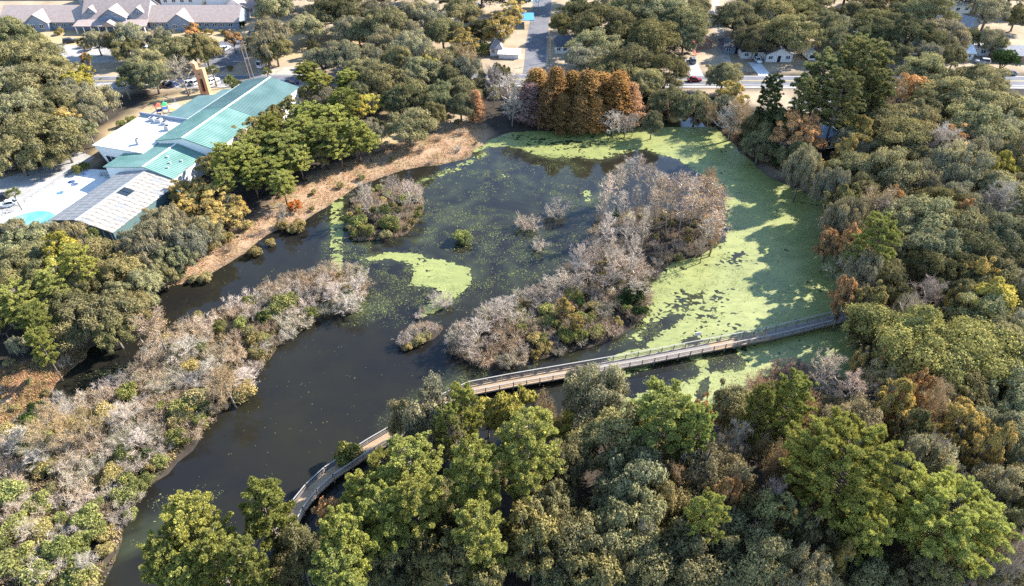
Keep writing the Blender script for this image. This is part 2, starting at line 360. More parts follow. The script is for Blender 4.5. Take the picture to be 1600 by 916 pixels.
fm_ = nt.nodes.new('ShaderNodeMath'); fm_.operation = 'MULTIPLY'; nt.links.new(fa.outputs['Fac'], fm_.inputs[0]); nt.links.new(fr_.outputs[0], fm_.inputs[1])
fx_ = nt.nodes.new('ShaderNodeMix'); fx_.data_type = 'RGBA'; fx_.inputs[7].default_value = (.045, .052, .026, 1); nt.links.new(fm_.outputs[0], fx_.inputs[0]); nt.links.new(old, fx_.inputs[6]); nt.links.new(fx_.outputs[2], pb.inputs['Base Color'])
tag(link('pond_water', wme), kind='structure')
ids = np.arange(DX.size).reshape(DX.shape)
full = code == 15
f_full = np.stack([ids[:-1,:-1][full], ids[:-1,1:][full], ids[1:,1:][full], ids[1:,:-1][full]], -1)
base_v = np.stack([DX.ravel(), DY.ravel(), np.full(DX.size, .012)], -1)
extra = []; polys = []; cache = {}
def cut(a, b):
    k = (a, b) if a < b else (b, a)
    if k not in cache:
        ga, gb = G.flat[a], G.flat[b]; t = min(max(ga/(ga-gb), .04), .96)
        cache[k] = DX.size+len(extra); extra.append(base_v[a]*(1-t)+base_v[b]*t)
    return cache[k]
for j, i in np.argwhere((code > 0) & ~full):
    c4 = [ids[j, i], ids[j, i+1], ids[j+1, i+1], ids[j+1, i]]; poly = []
    for k in range(4):
        a, b2 = int(c4[k]), int(c4[(k+1) % 4]); ia, ib = G.flat[a] > 0, G.flat[b2] > 0
        if ia: poly.append(a)
        if ia != ib: poly.append(cut(a, b2))
    for k in range(1, len(poly)-1): polys.append((poly[0], poly[k], poly[k+1]))
allv = np.vstack([base_v, np.array(extra)]) if extra else base_v
f_tri = np.vstack([f_full[:, [0, 1, 2]], f_full[:, [0, 2, 3]], np.array(polys, int)])
used, inv = np.unique(f_tri.ravel(), return_inverse=True)
dm = mat('duckweed', (.33, .40, .085), .5, .5)
nt = dm.node_tree; tc = nt.nodes.new('ShaderNodeTexCoord')
def wnoise(scale, a, b, lo, hi, sq):
    mp = nt.nodes.new('ShaderNodeMapping'); mp.inputs['Scale'].default_value = (sq, 1.25, 1); nt.links.new(tc.outputs['Object'], mp.inputs[0])
    n = nt.nodes.new('ShaderNodeTexNoise'); n.inputs['Scale'].default_value = scale; n.inputs['Detail'].default_value = 9; n.inputs['Roughness'].default_value = .68; n.inputs['Distortion'].default_value = 1.4
    nt.links.new(mp.outputs[0], n.inputs['Vector']); r = nt.nodes.new('ShaderNodeMapRange'); r.inputs[1].default_value = lo; r.inputs[2].default_value = hi; nt.links.new(n.outputs['Fac'], r.inputs[0])
    m = nt.nodes.new('ShaderNodeMix'); m.data_type = 'RGBA'; m.inputs[6].default_value = (*a, 1); m.inputs[7].default_value = (*b, 1); nt.links.new(r.outputs[0], m.inputs[0]); return m.outputs[2]
c1 = wnoise(.09, (.11, .13, .036), (.245, .26, .078), .34, .60, .5); c2 = wnoise(.7, (.095, .11, .035), (.24, .255, .076), .34, .50, .55)
mm = nt.nodes.new('ShaderNodeMix'); mm.data_type = 'RGBA'; mm.inputs[0].default_value = .5; nt.links.new(c1, mm.inputs[6]); nt.links.new(c2, mm.inputs[7])
nt.links.new(mm.outputs[2], nt.nodes['Principled BSDF'].inputs['Base Color'])
me = mesh_np('duckweed', allv[used], inv.reshape(-1, 3), dm)
# loose flecks and lily leaves drifting in streaks where the cover is thin
fr = np.random.default_rng(88); NF = 1500000
fx = fr.uniform(-85, 78, NF); fy = fr.uniform(52, 186, NF)
ii = np.clip(((fx+85)/st).astype(int), 0, DX.shape[1]-1); jj = np.clip(((fy-52)/st).astype(int), 0, DX.shape[0]-1)
sx_ = fx+(fbm(fx, fy, 11, 3, 33)-.5)*16; sy_ = fy+(fbm(fx, fy, 11, 3, 43)-.5)*16
stk = np.clip((.55*fbm(sx_*.45, sy_*1.1, 6, 4, 95)+.45*fbm(fx, fy, 1.6, 2, 97)-.43)*8, 0, 2.2)
cv = CV[jj, ii]; pk = fr.random(NF) < np.clip(cv*1.25, 0, .9)*stk*np.where(cv > .90, .5, 1)*.42
pk &= (shore(fx, fy) < .2)
fx, fy = fx[pk], fy[pk]; nf = len(fx); an = fr.uniform(0, 6.283, nf); rs_ = fr.uniform(.03, .09, nf)*(.9+.9*(fr.random(nf) > .95))
ring_ = np.stack([np.stack([fx+rs_*np.cos(an+k*1.2566)*fr.uniform(.75, 1.25, nf), fy+rs_*np.sin(an+k*1.2566)*fr.uniform(.75, 1.25, nf), np.full(nf, .018)], -1) for k in range(5)], 1)
fm = leaf_mat('fleck', 0, .55, 1.25, (1.1, 1, .8))
fo_ = tag(link('floating_leaves', mesh_np('floating_leaves', ring_.reshape(-1, 3), np.arange(5*nf).reshape(nf, 5), fm, fr.random(nf))), 'loose pale green flecks and lily leaves drifting in streaks on the open water', kind='stuff'); fo_.color = (.17, .20, .085, 1)
tag(link('duckweed', me), 'bright yellow-green duckweed floating in sheets and flecks on the dark pond', 'duckweed', kind='stuff')

# ------------------------------------------------------------------ roads and pavements
def strip(pts, width, z):
    pts = [Vector((*p, 0)) for p in pts]; v = []; f = []
    for i, p in enumerate(pts):
        d = (pts[min(i+1, len(pts)-1)]-pts[max(i-1, 0)]).normalized(); n_ = Vector((-d.y, d.x, 0))*width/2
        v += [(p.x+n_.x, p.y+n_.y, z), (p.x-n_.x, p.y-n_.y, z)]
        if i: f.append((2*i-2, 2*i-1, 2*i+1, 2*i))
    return v, f
def road(name, pts, width, z, m): return tag(MB().add(*strip(pts, width, z)).build(name, m), kind='structure')
def flat(name, px, z, m, world=False):
    p = px if world else [at(a, b, ZG) for a, b in px]
    if sum((p[i][0]*p[(i+1) % len(p)][1]-p[(i+1) % len(p)][0]*p[i][1]) for i in range(len(p))) < 0: p = p[::-1]
    return tag(MB().add([(x, y, z) for x, y in p], [tuple(range(len(p)))]).build(name, m), kind='structure')
RY = 218.0
MAIN = [(-320, RY-1), (-140, RY-.5), (-60, RY+1.2), (0, RY+1), (90, RY-.3), (170, RY-.5), (330, RY)]
road('main_road', MAIN, 8.4, ZG+.02, M['asphalt'])
def offset(pts, o):
    out = []
    for i, p in enumerate(pts):
        d = (Vector(pts[min(i+1, len(pts)-1)])-Vector(pts[max(i-1, 0)])).normalized(); out.append((p[0]-d.y*o, p[1]+d.x*o))
    return out
mk = MB()
for o in (-.18, .18): mk.add(*strip(offset(MAIN, o), .14, ZG+.028))
tag(mk.build('road_markings', M['paint_yellow']), kind='structure')
mk = MB()
for o in (-3.7, 3.7): mk.add(*strip(offset(MAIN, o), .16, ZG+.028))
tag(mk.build('road_edge_lines', M['paint_white']), kind='structure')
for o, nm in ((-5.6, 'pavement'), (5.4, 'road_verge')):
    v, f = strip(offset(MAIN, o), 1.6, ZG+.12); n0 = len(v)
    mb = MB().add(v+[(a, b_, c_-.14) for a, b_, c_ in v], f+[(2*i, 2*i+2, 2*i+2+n0, 2*i+n0) for i in range(n0//2-1)]+[(2*i+1, 2*i+1+n0, 2*i+3+n0, 2*i+3) for i in range(n0//2-1)])
    if nm == 'pavement': tag(mb.build(nm, M['concrete']), kind='structure')
SIDE = [at(836, 100, ZG), at(838, 70, ZG), at(842, 40, ZG), at(848, 0, ZG), at(858, -60, ZG)]
road('side_street', [(SIDE[0][0]-.6, RY+5)]+SIDE, 7.6, ZG+.012, M['asphalt'])
road('gravel_track', [at(1136, 100, ZG), at(1128, 70, ZG), at(1118, 0, ZG), at(1108, -60, ZG)], 3.2, ZG+.012, M['sand_track'])
flat('care_home_drive', [(80,78),(92,70),(150,72),(300,66),(330,76),(330,92),(240,98),(150,98),(90,104),(80,92)], ZG+.012, M['concrete'])
flat('care_home_parking', [(325,70),(370,58),(405,58),(402,80),(370,100),(345,112),(300,112),(325,95)], ZG+.016, M['asphalt'])
flat('parking_bay', [(140,142),(250,136),(345,131),(345,124),(240,126),(140,131)], ZG+.03, M['concrete'])
flat('roadside_lay_by', [(1235,155),(1335,158),(1345,173),(1240,170)], ZG+.012, M['asphalt'])
flat('service_lane', [(-60,372),(-60,300),(60,262),(120,235),(148,246),(118,270),(20,335)], ZG+.012, M['concrete'])
flat('bus_pull_off', [(402,108),(475,103),(476,116),(404,122)], ZG+.012, M['sand_track'])
for k, (a, b_) in enumerate([((1178,97),(1200,124)),((1078,92),(1090,120)),((1545,112),(1570,124))]):
    road('driveway', [at(*a, ZG), at(*b_, ZG)], 4.2, ZG+.016, M['white_concrete' if k == 0 else 'concrete'])

# ------------------------------------------------------------------ recreation centre (local x across, y along the ridge)
BO = (-82.4, 156.5); BA = -R_(16.4)
def loc_w(u, v): return BO[0]+u*math.cos(BA)-v*math.sin(BA), BO[1]+u*math.sin(BA)+v*math.cos(BA)
rc = tag(empty('recreation_centre', (*BO, ZG), BA), 'recreation centre with green metal roofs, flat white wing and ribbed pool hall', 'building')
def gable(parent, u0, u1, v0, v1, ze, zr, um, wallm, roofm, over=.5, t=.18, seam=None, z0=0, shear0=0.0):
    MB().prism([(u0, z0), (u1, z0), (u1, ze-.05), (um, zr-.05), (u0, ze-.05)], v0, v1).build('wall', wallm, parent)
    k1 = (zr-ze)/(um-u0); k2 = (zr-ze)/(u1-um)
    for a, k, s in ((u0-over, k1, -1), (u1+over, k2, 1)):
        e = ze-k*over
        mb = MB().slab([(a, v0-over, e+t), (um, v0-over, zr+t), (um, v1+over, zr+t), (a, v1+over, e+t)][::-s], t)
        r = mb.build('roof', roofm, parent)
        if seam:
            sb = MB(); n = int((v1-v0+2*over)/seam)
            for i in range(n+1):
                y = v0-over+.06+i*(v1-v0+2*over-.12)/n
                sb.hull([(a, y-.03, e+t), (a, y+.03, e+t), (um, y+.03, zr+t), (um, y-.03, zr+t)], [(a, y-.03, e+t+.07), (a, y+.03, e+t+.07), (um, y+.03, zr+t+.07), (um, y-.03, zr+t+.07)])
            tag(sb.build('standing_seam', roofm, r), kind='stuff')
    MB().box(um-.22, um+.22, v0-over, v1+over, zr+t-.02, zr+t+.1).build('ridge_cap', M['metal_white'] if seam else roofm, parent)
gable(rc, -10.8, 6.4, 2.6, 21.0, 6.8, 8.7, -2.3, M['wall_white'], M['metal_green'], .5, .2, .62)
gable(rc, -10.8, 6.4, 22.1, 43, 6.8, 8.7, -2.3, M['wall_white'], M['metal_green_dark'], .5, .2, .62)  # far section in a darker green than the near one
# lean-to wing on the far left
MB().prism([(-21.6, 0), (-11.0, 0), (-11.0, 6.3), (-21.6, 4.4)], 15.8, 33.5).build('wall', M['wall_white'], rc)
MB().slab([(-22.1, 15.4, 4.55), (-10.9, 15.4, 6.55), (-10.9, 38, 6.55), (-16, 38, 5.64), (-16, 34, 5.64), (-22.1, 34, 4.55)], .18).build('roof', M['metal_green_dark'], rc)
MB().box(-11.25, -10.85, 15.4, 40, 6.5, 6.95).build('fascia', M['metal_white'], rc)
# flat white wing
fw = MB().hull([(-24.6, -2.2, 0), (-11.2, -2.2, 0), (-11.2, 14.6, 0), (-24.6, 14.6, 0)], [(-26.2, -3, 5.8), (-11.2, -3, 5.8), (-11.2, 14.6, 5.8), (-26.2, 14.6, 5.8)]).build('wall', M['wall_white'], rc)
MB().box(-26.5, -11.0, -3.3, 14.9, 5.82, 6.1).build('roof', M['membrane'], rc)
pw = MB()
pw.box(-26.5, -11.0, 14.92, 15.2, 5.0, 7.1)
pw.build('parapet', M['wall_blue_grey'], rc)
for (x, y, a, b_, h_) in ((-21, 13.2, 1.5, 1.1, 1.0), (-18.6, 12.9, 1.8, 1.2, 1.1), (-16.2, 12.2, 1.4, 1.2, .9), (-13.2, 9.6, 1.3, 1.3, 1.3), (-15.2, .5, .9, .9, 1.5)):
    o = MB().box(-a/2, a/2, -b_/2, b_/2, 0, h_).build('rooftop_unit', M['metal_grey'], rc, (x, y, 6.1)); MB().cyl(0, 0, h_, h_+.1, min(a, b_)*.36, 10).build('fan_grille', M['dark'], o)
for i in range(8):
    o = MB().box(-.62, .62, -.06, .06, 0, 2.6).build('window', M['glass'], rc, (-23.3+i*1.5, -2.32-.12, .5)); o.rotation_euler[0] = 0.13
    MB().box(-.72, -.62, -.1, .06, 0, 2.7).build('window_frame', M['frame_white'], o)
# front green gable
gable(rc, -17.2, 2.4, -9.8, 2.0, 4.7, 6.6, -5.0, M['wall_white'], M['metal_green'], .45, .2, .62)
for (x, y) in ((-1.2, -5.5), (-3, -3.8), (.4, -3.2), (-.4, -7.4)):
    z = 6.8-1.9/7.4*(x+5.0); MB().cyl(x, y, z-.2, z+.45, .28, 10).build('roof_vent', M['metal_grey'], rc)
# pool hall: ribbed panels, each laid on its slope
PX0, PX1, PM, PY0, PY1, PE, PR = -12.6, 4.2, -4.4, -33.0, -10.2, 4.0, 5.7
MB().prism([(PX0, 0), (PX1, 0), (PX1, PE-.1), (PM, PR-.1), (PX0, PE-.1)], PY0+.4, PY1).build('wall', M['glass_green'], rc)
nc = 17; w_ = (PY1-PY0)/nc
for side in (-1, 1):
    ex = PX0-.4 if side < 0 else PX1+.4; sl_ = (PR-PE)/abs((PX0 if side < 0 else PX1)-PM); nr = 3
    run = abs(ex-PM)/nr
    pm = {}
    for key in ('poly_clean', 'poly_panel'):
        mb = MB().box(-run/2+.02, run/2-.02, -w_/2+.03, w_/2-.03, 0, .07)
        for kk in range(4): mb.box(-run/2+.02, run/2-.02, -w_/2+.1+kk*w_/4, -w_/2+.2+kk*w_/4, .07, .12)
        pm[key] = mb.mesh('roof_panel', M[key])
    for i in range(nc):
        for j in range(nr):
            if side > 0 and j == 0 and i in (9, 10): key = None
            else: key = 'poly_clean' if side < 0 or (i*7+j*3) % 9 == 0 else 'poly_panel'
            cx = PM+side*(j+.5)*run; cz = PR+.1-sl_*(j+.5)*run+.012*((i*5+j) % 3)
            if key is None:
                o = MB().box(-run/2+.1, run/2-.1, -w_/2+.08, w_/2-.08, 0, .05).build('roof_light', M['glass'], rc, (cx, PY0+(i+.5)*w_, cz))
            else: o = link('roof_panel', pm[key], rc, (cx, PY0+(i+.5)*w_, cz))
            o.rotation_euler = (0, side*math.atan(sl_), 0)
MB().box(PM-.25, PM+.25, PY0-.2, PY1-.1, PR+.12, PR+.26).build('ridge_cap', M['poly_clean'], rc)
for i in range(9): MB().box(-.06, .06, -.08, .08, 0, PE-.2).build('window_frame', M['frame_white'], rc, (PX0+.6+i*1.95, PY0+.3, 0))
for i in range(11): MB().box(-.08, .08, -.06, .06, 0, PE-.3).build('window_frame', M['frame_white'], rc, (PX0-.06, PY0+1+i*2.0, 0))
# open pool terrace in front of it
def lw(u, v): return loc_w(u, v)
flat('pool_terrace', [lw(-30.6, -36), lw(-12.9, -36), lw(-12.9, -6), lw(-17, -3.5), lw(-30.6, -6)], ZG+.03, M['white_concrete'], True)
n_ = 24; flat('outdoor_pool_water', [lw(-23+5.4*math.cos(t)*(1+.15*math.sin(2*t)), -30+4.8*math.sin(t)) for t in [2*math.pi*i/n_ for i in range(n_)]], ZG+.05, M['pool_water'], True)
flat('splash_pad_surface', [lw(-24+5.2*math.cos(t), -20.5+4.4*math.sin(t)) for t in [2*math.pi*i/n_ for i in range(n_)]], ZG+.042, M['splash_pad'], True)
def parasol(u, v, label):
    x, y = lw(u, v); p = tag(empty('parasol', (x, y, ZG+.03)), label, 'parasol', 'parasols on the pool terrace')
    MB().cyl(0, 0, 0, 2.5, .04, 6).build('pole', M['metal_grey'], p); MB().cyl(0, 0, 0, .12, .35, 10).build('base', M['metal_grey'], p)
    ring = [(.95*math.cos(2*math.pi*k/8), .95*math.sin(2*math.pi*k/8), 2.25) for k in range(8)]
    c_ = MB().add(ring+[(0, 0, 2.6), (0, 0, 2.5)], [(k, (k+1) % 8, 8) for k in range(8)]+[((k+1) % 8, k, 9) for k in range(8)]).build('canopy', M['plain'], p); c_.color = (.03, .06, .13, 1)
parasol(-23.6, -10.8, 'dark blue round parasol on the white terrace, nearer the green gable')
parasol(-23.9, -15.2, 'dark blue round parasol on the white terrace, nearer the splash pad')
for i, (u, v) in enumerate(((-20.3, -7.2), (-22.4, -6.8), (-18.2, -6.4))):
    x, y = lw(u, v); t = tag(empty('picnic_table', (x, y, ZG+.03), BA+.3*i), ['grey picnic table in the middle under the front green gable', 'grey picnic table farthest from the front green gable wall', 'grey picnic table nearest the front green gable wall'][i], 'table', 'picnic tables on the pool terrace')
    MB().box(-.9, .9, -.4, .4, .70, .76).build('table_top', M['metal_grey'], t)
    for s in (-1, 1): MB().box(-.9, .9, s*.75-.15, s*.75+.15, .42, .47).build('bench', M['metal_grey'], t); MB().bar((s*.6, -.7, 0), (s*.6, .7, .0+.42), .08).build('leg', M['dark'], t)
sf = tag(empty('water_play_feature', (*lw(-24.5, -20), ZG+.05), BA), 'steel arched spray pipes standing on the pale splash pad', 'water play')
for k in range(3):
    MB().tube([(k*1.1, 0, 0), (k*1.1, .2, 2.0), (k*1.1, .9, 2.7), (k*1.1, 1.7, 2.4)], [.07]*4, 6).build('spray_pipe', M['metal_grey'], sf)
# chain-link fence along the terrace
fo = tag(empty('terrace_fence', (*lw(-31.1, -36), ZG), BA), 'long grey wire fence between the service lane and the pool terrace', 'fence')
for i in range(15): MB().cyl(0, i*2.2, 0, 1.5, .05, 6).build('post', M['metal_grey'], fo)
for z in (.15, .8, 1.45): MB().bar((0, 0, z), (0, 30.8, z), .04).build('rail', M['metal_grey'], fo)
wb = MB()
for i in range(100): wb.bar((0, i*.308, .15), (0, i*.308+.3, 1.45), .012)
tag(wb.build('wire_mesh', M['metal_grey'], fo), kind='stuff')
kb = tag(MB().box(-.25, .25, 0, 31, 0, .28).build('kerb_wall', M['concrete'], None, (*lw(-31.8, -36), ZG), BA), 'low concrete edge wall outside the terrace fence', 'wall')

# slender brick tower
tw = tag(empty('brick_tower', (*at(323, 148, ZG), ZG), R_(-8)), 'slender orange brick tower with tall slot openings beside the green roof', 'tower')
TB = MB(); TB.box(-1.5, -.55, -.8, .8, 0, 9.8); TB.box(.55, 1.5, -.8, .8, 0, 8.6); TB.box(-.55, .55, -.8, .8, 5.4, 8.4); TB.box(-.55, .55, -.8, .8, 0, 1.2)
TB.hull([(-1.5, -.8, 9.8), (-.55, -.8, 9.8), (-.55, .8, 9.8), (-1.5, .8, 9.8)], [(-1.5, -.8, 10.6), (-.55, -.8, 10.0), (-.55, .8, 10.0), (-1.5, .8, 10.6)])
TB.build('shaft', M['brick_tan'], tw)
MB().box(-1.6, 1.6, -.9, .9, -.02, .35).build('plinth', M['concrete'], tw)
MB().box(-.5, .5, .1, .3, 1.25, 5.35).build('slot_panel', M['dark'], tw)
MB().cyl(0, -.86, 6.9, 7.0, .0+.34, 12).build('bell', M['dark'], tw)

# playground
pg = tag(empty('play_structure', (*at(256, 178, ZG), ZG), .4), 'colourful climbing frame with slides on the sandy playground', 'play structure')
flat('playground_surface', [(232,185),(250,168),(275,160),(288,168),(272,186),(246,190)], ZG+.02, M['sand_track'])
for (x, y, c_) in ((-1.6, -1, (.55, .12, .06)), (1.6, -1, (.06, .25, .10)), (1.6, 1, (.55, .12, .06)), (-1.6, 1, (.06, .25, .10)), (0, -1, (.55, .4, .05)), (0, 1, (.55, .4, .05))):
    MB().cyl(x, y, 0, 2.8, .07, 6).build('post', M['plain'], pg).color = (*c_, 1)
for (x, y, z) in ((-.8, 0, 1.2), (.8, 0, 1.6)): MB().box(x-.78, x+.78, y-.95, y+.95, z, z+.1).build('platform', M['plain'], pg).color = (.05, .10, .32, 1)
for (x, c_) in ((-.8, (.55, .10, .06)), (.8, (.05, .32, .12))):
    MB().hull([(x-.95, -1.15, 2.8), (x+.95, -1.15, 2.8), (x+.95, 1.15, 2.8), (x-.95, 1.15, 2.8)], [(x-.1, -.1, 3.6), (x+.1, -.1, 3.6), (x+.1, .1, 3.6), (x-.1, .1, 3.6)]).build('roof', M['plain'], pg).color = (*c_, 1)
for (x, y, s, c_) in ((-1.6, 0, -1, (.7, .68, .6)), (1.6, .2, 1, (.62, .32, .04))):
    MB().hull([(x, y-.35, 1.2), (x, y+.35, 1.2), (x+s*2.6, y+.35, .2), (x+s*2.6, y-.35, .2)], [(x, y-.35, 1.32), (x, y+.35, 1.32), (x+s*2.6, y+.35, .32), (x+s*2.6, y-.35, .32)]).build('slide', M['plain'], pg).color = (*c_, 1)
sw = tag(empty('swing_frame', (*at(266, 163, ZG), ZG), .3), 'dark metal swing frame behind the colourful climbing frame', 'swing')
for s in (-1, 1):
    for t in (-1, 1): MB().bar((s*1.6, t*.9, 0), (s*1.6, 0, 2.4), .08).build('leg', M['metal_grey'], sw)
MB().bar((-1.6, 0, 2.4), (1.6, 0, 2.4), .09).build('top_bar', M['metal_grey'], sw)
for x in (-.7, .7):
    s_ = MB().box(x-.22, x+.22, -.1, .1, .5, .54).build('seat', M['dark'], sw); MB().bar((x, 0, .54), (x, 0, 2.36), .025).build('chain', M['metal_grey'], s_)
pc = MB()
for i in range(15):
    a0, a1 = .25*math.pi*i/4-1.2, .25*math.pi*(i+1)/4-1.2
    if i < 10: pc.hull(*[[(3.3*math.cos(a), 3.3*math.sin(a), z) for a, z in ((a0*.6, z0), (a1*.6, z0))]+[(3.1*math.cos(a), 3.1*math.sin(a), z0) for a in (a1*.6, a0*.6)] for z0 in (0, .35)])
tag(pc.build('curved_kerb', M['concrete'], None, (*at(272, 166, ZG), ZG)), 'curved low kerb bounding the sandy playground', 'kerb')

# ------------------------------------------------------------------ houses
def windows(parent, xs_, y, z0, w, h, face=-1, axis='x'):
    for x in xs_:
        if axis == 'x':
            o = MB().box(-w/2, w/2, -.05, .05, 0, h).build('window', M['frame_white'], parent, (x, y+face*.04, z0))
            for s in (-1, 1): MB().box(s*w/4-w*.19, s*w/4+w*.19, -.03, .03, h*.08, h*.92).build('pane', M['glass'], o, (0, face*.045, 0))
        else:
            o = MB().box(-.05, .05, -w/2, w/2, 0, h).build('window', M['frame_white'], parent, (y+face*.04, x, z0))
            for s in (-1, 1): MB().box(-.03, .03, s*w/4-w*.19, s*w/4+w*.19, h*.08, h*.92).build('pane', M['glass'], o, (face*.045, 0, 0))
def block(parent, x0, x1, y0, y1, ze, zr, wallm, roofm, axis='x', over=.5, hip=0.0, t=.16):
    """gabled block; axis is the ridge direction; hip shortens the ridge"""
    mb = MB()
    if axis == 'x':
        ym = (y0+y1)/2
        if hip: mb.box(x0, x1, y0, y1, 0, ze)
        else: mb.hull([(x0, y0, 0), (x0, y1, 0), (x0, y1, ze), (x0, ym, zr-.1), (x0, y0, ze)], [(x1, y0, 0), (x1, y1, 0), (x1, y1, ze), (x1, ym, zr-.1), (x1, y0, ze)])
        k = (zr-ze)/(ym-y0); e = ze-k*over+.06
        A = [(x0-over, y0-over, e), (x1+over, y0-over, e), (x1+over-hip, ym, zr+.06), (x0-over+hip, ym, zr+.06)]
        B = [(x1+over, y1+over, e), (x0-over, y1+over, e), (x0-over+hip, ym, zr+.06), (x1+over-hip, ym, zr+.06)]
        E = [[A[0], A[3], B[1]], [A[1], B[0], A[2]]] if hip else []
    else:
        xm = (x0+x1)/2
        if hip: mb.box(x0, x1, y0, y1, 0, ze)
        else: mb.prism([(x0, 0), (x1, 0), (x1, ze), (xm, zr-.1), (x0, ze)], y0, y1)
        k = (zr-ze)/(xm-x0); e = ze-k*over+.06
        A = [(x0-over, y1+over, e), (x0-over, y0-over, e), (xm, y0-over+hip, zr+.06), (xm, y1+over-hip, zr+.06)]
        B = [(x1+over, y0-over, e), (x1+over, y1+over, e), (xm, y1+over-hip, zr+.06), (xm, y0-over+hip, zr+.06)]
        E = [[A[1], B[0], A[2]], [B[1], A[0], A[3]]] if hip else []
    mb.build('wall', wallm, parent)
    r = MB()
    for P_ in (A, B, *E): r.slab(P_, t)
    return r.build('roof', roofm, parent)
ch = tag(empty('care_home', (-150, 267.5, ZG)), 'long low care home with brown shingled roofs and blue-grey gabled front', 'building')
WB, SH = M['wall_blue_grey'], M['shingle']
block(ch, -46, -14.2, 0, 14, 3.1, 7.0, WB, SH); block(ch, -13.9, 10.6, -.6, 15, 3.6, 9.6, WB, SH); block(ch, 11.0, 45, 0, 14, 3.1, 7.0, WB, SH)
block(ch, 33.5, 44.8, 14.3, 46, 3.0, 7.2, M['wall_white'], SH, 'y')
for (x, hw, zr_) in ((-31, 4.2, 6.2), (23.5, 4.6, 6.4)): block(ch, x-hw, x+hw, -1.8, 6, 3.3, zr_, WB, SH, 'y', .45)
block(ch, -6.5, 3.5, -1.6, 6, 5.2, 8.2, WB, SH, 'y', .5)
for x in (-10.8, 7.4): block(ch, x-1.7, x+1.7, 1.6, 6, 6.2, 7.8, M['wall_blue_grey'], SH, 'y', .35)
# porch with columns
MB().slab([(-15.5, -5.4, 3.0), (12.2, -5.4, 3.0), (11.6, -.7, 4.0), (-15, -.7, 4.0)], .2).build('porch_roof', SH, ch)
for i in range(10): MB().box(-.16, .16, -.16, .16, 0, 2.7).build('column', M['frame_white'], ch, (-14.6+i*2.88, -5.1, 0))
MB().prism([(-4.4, 3.05), (1.4, 3.05), (-1.5, 4.9)], -6.2, -2.0).build('porch_gable', SH, ch)
windows(ch, [-44, -41.2, -38.4, -25, -22, -19, -16.5], 0, 1.0, 1.5, 1.5); windows(ch, [-32.6, -29.4, 21.6, 25.4], -1.8, 1.0, 1.5, 1.6); windows(ch, [13, 15.6, 18, 30, 33, 36, 39, 42], 0, 1.0, 1.5, 1.5)
windows(ch, [-12.5, -9.6, -6.8, 3.6, 6.4, 9.2], -.6, .8, 1.7, 1.9); windows(ch, [-3.2, .2], -1.6, 5.4, 1.1, 1.1); windows(ch, [-10.8, 7.4], 1.6, 5.1, 1.2, 1.0)
windows(ch, [17+i*3.6 for i in range(8)], 44.8, 1.0, 1.5, 1.6, 1, 'y')
for y in (20, 30, 40): block(ch, 41, 48.4, y-2.3, y+2.3, 3.0, 5.3, M['wall_white'], SH, 'x', .4)
for i, x in enumerate((-8, 3.4)): MB().box(-.5, .5, -.06, .06, 0, 2.1).build('door', M['frame_white'], ch, (x+3, -.72, 0))
cb = tag(empty('care_home_wing', (-150, 294, ZG)), 'rear care home wing with grey windowed wall and pale brown roof', 'building')
block(cb, -70, -30, 12, 28, 3.2, 8.0, WB, SH, 'x'); block(cb, -30, -1, 2, 14, 3.4, 7.0, WB, SH, 'x'); block(cb, 3, 20, 4, 18, 3.2, 8.0, M['wall_white'], SH, 'x'); block(cb, 22, 34, 4, 20, 3.2, 8.0, M['wall_white'], SH, 'y')
windows(cb, [-28+i*2.9 for i in range(9)], 2, 1, 1.5, 1.6); windows(cb, [-66+i*3.4 for i in range(10)], 12, 1, 1.5, 1.6); windows(cb, [5, 8.5, 12, 15.5], 4, 1, 1.5, 1.6)

def house(px, label, w, d, ze, zr, wallm, roofm, rz=0, hip=0, axis='x', win=3, name='house', cat='house', group=None, chim=False):
    x, y = at(px[0], px[1], ZG); h_ = tag(empty(name, (x, y, ZG), rz), label, cat, group)
    r = block(h_, -w/2, w/2, 0, d, ze, zr, M[wallm], M[roofm], axis, .45, hip)
    if chim: MB().box(w*.2, w*.2+.7, d*.5, d*.5+.7, ze, zr+.9).build('chimney', M['wall_brick'], r)
    if win:
        xs_ = [(-w/2)+(i+.5)*w/win for i in range(win)]
        windows(h_, [x_ for i, x_ in enumerate(xs_) if i != win//2 or win < 3], 0, ze*.36, min(1.5, w/win*.6), ze*.42)
        windows(h_, [d*.3, d*.7], w/2, ze*.36, 1.2, ze*.42, 1, 'y')
        if win >= 3:
            dr = MB().box(-.5, .5, -.06, .06, 0, min(2.1, ze-.3)).build('door', M['dark'], h_, (xs_[win//2], -.05, 0)); MB().box(.3, .4, -.12, -.06, 1, 1.1).build('handle', M['metal_grey'], dr)
    return h_
house((892,84), 'small white house with dark roof beside the side street', 11, 8, 2.9, 5.0, 'wall_white', 'shingle_dark', 0, 0, win=5)
house((1216,97), 'white cottage with grey gable facing the concrete driveway', 9, 9, 2.8, 4.8, 'wall_white', 'shingle_grey', 0, 0, 'y', 3)
house((1180,92), 'dark roofed carport house left of the white cottage', 10, 12, 2.7, 4.6, 'wall_white', 'shingle_dark', 0, 1, win=3)
house((1150,84), 'dark shaded bungalow beside the gravel track', 9, 8, 2.6, 4.2, 'wall_blue_grey', 'shingle_dark', 0, 1, win=3)
house((1098,76), 'small red brick outbuilding with a pinkish roof', 6.5, 5, 2.4, 4.2, 'wall_brick', 'wall_brick', .1, 0, 'y', 2, 'outbuilding', 'shed')
house((1430,98), 'weathered grey house with cluttered front under big oaks', 17, 9, 2.8, 4.6, 'wall_blue_grey', 'shingle_grey', .05, 0, win=6)
house((1503,94), 'little white house with pale blue end wall near the round bush', 7, 7, 2.7, 4.3, 'wall_white', 'metal_white', 0, 0, 'x', 2)
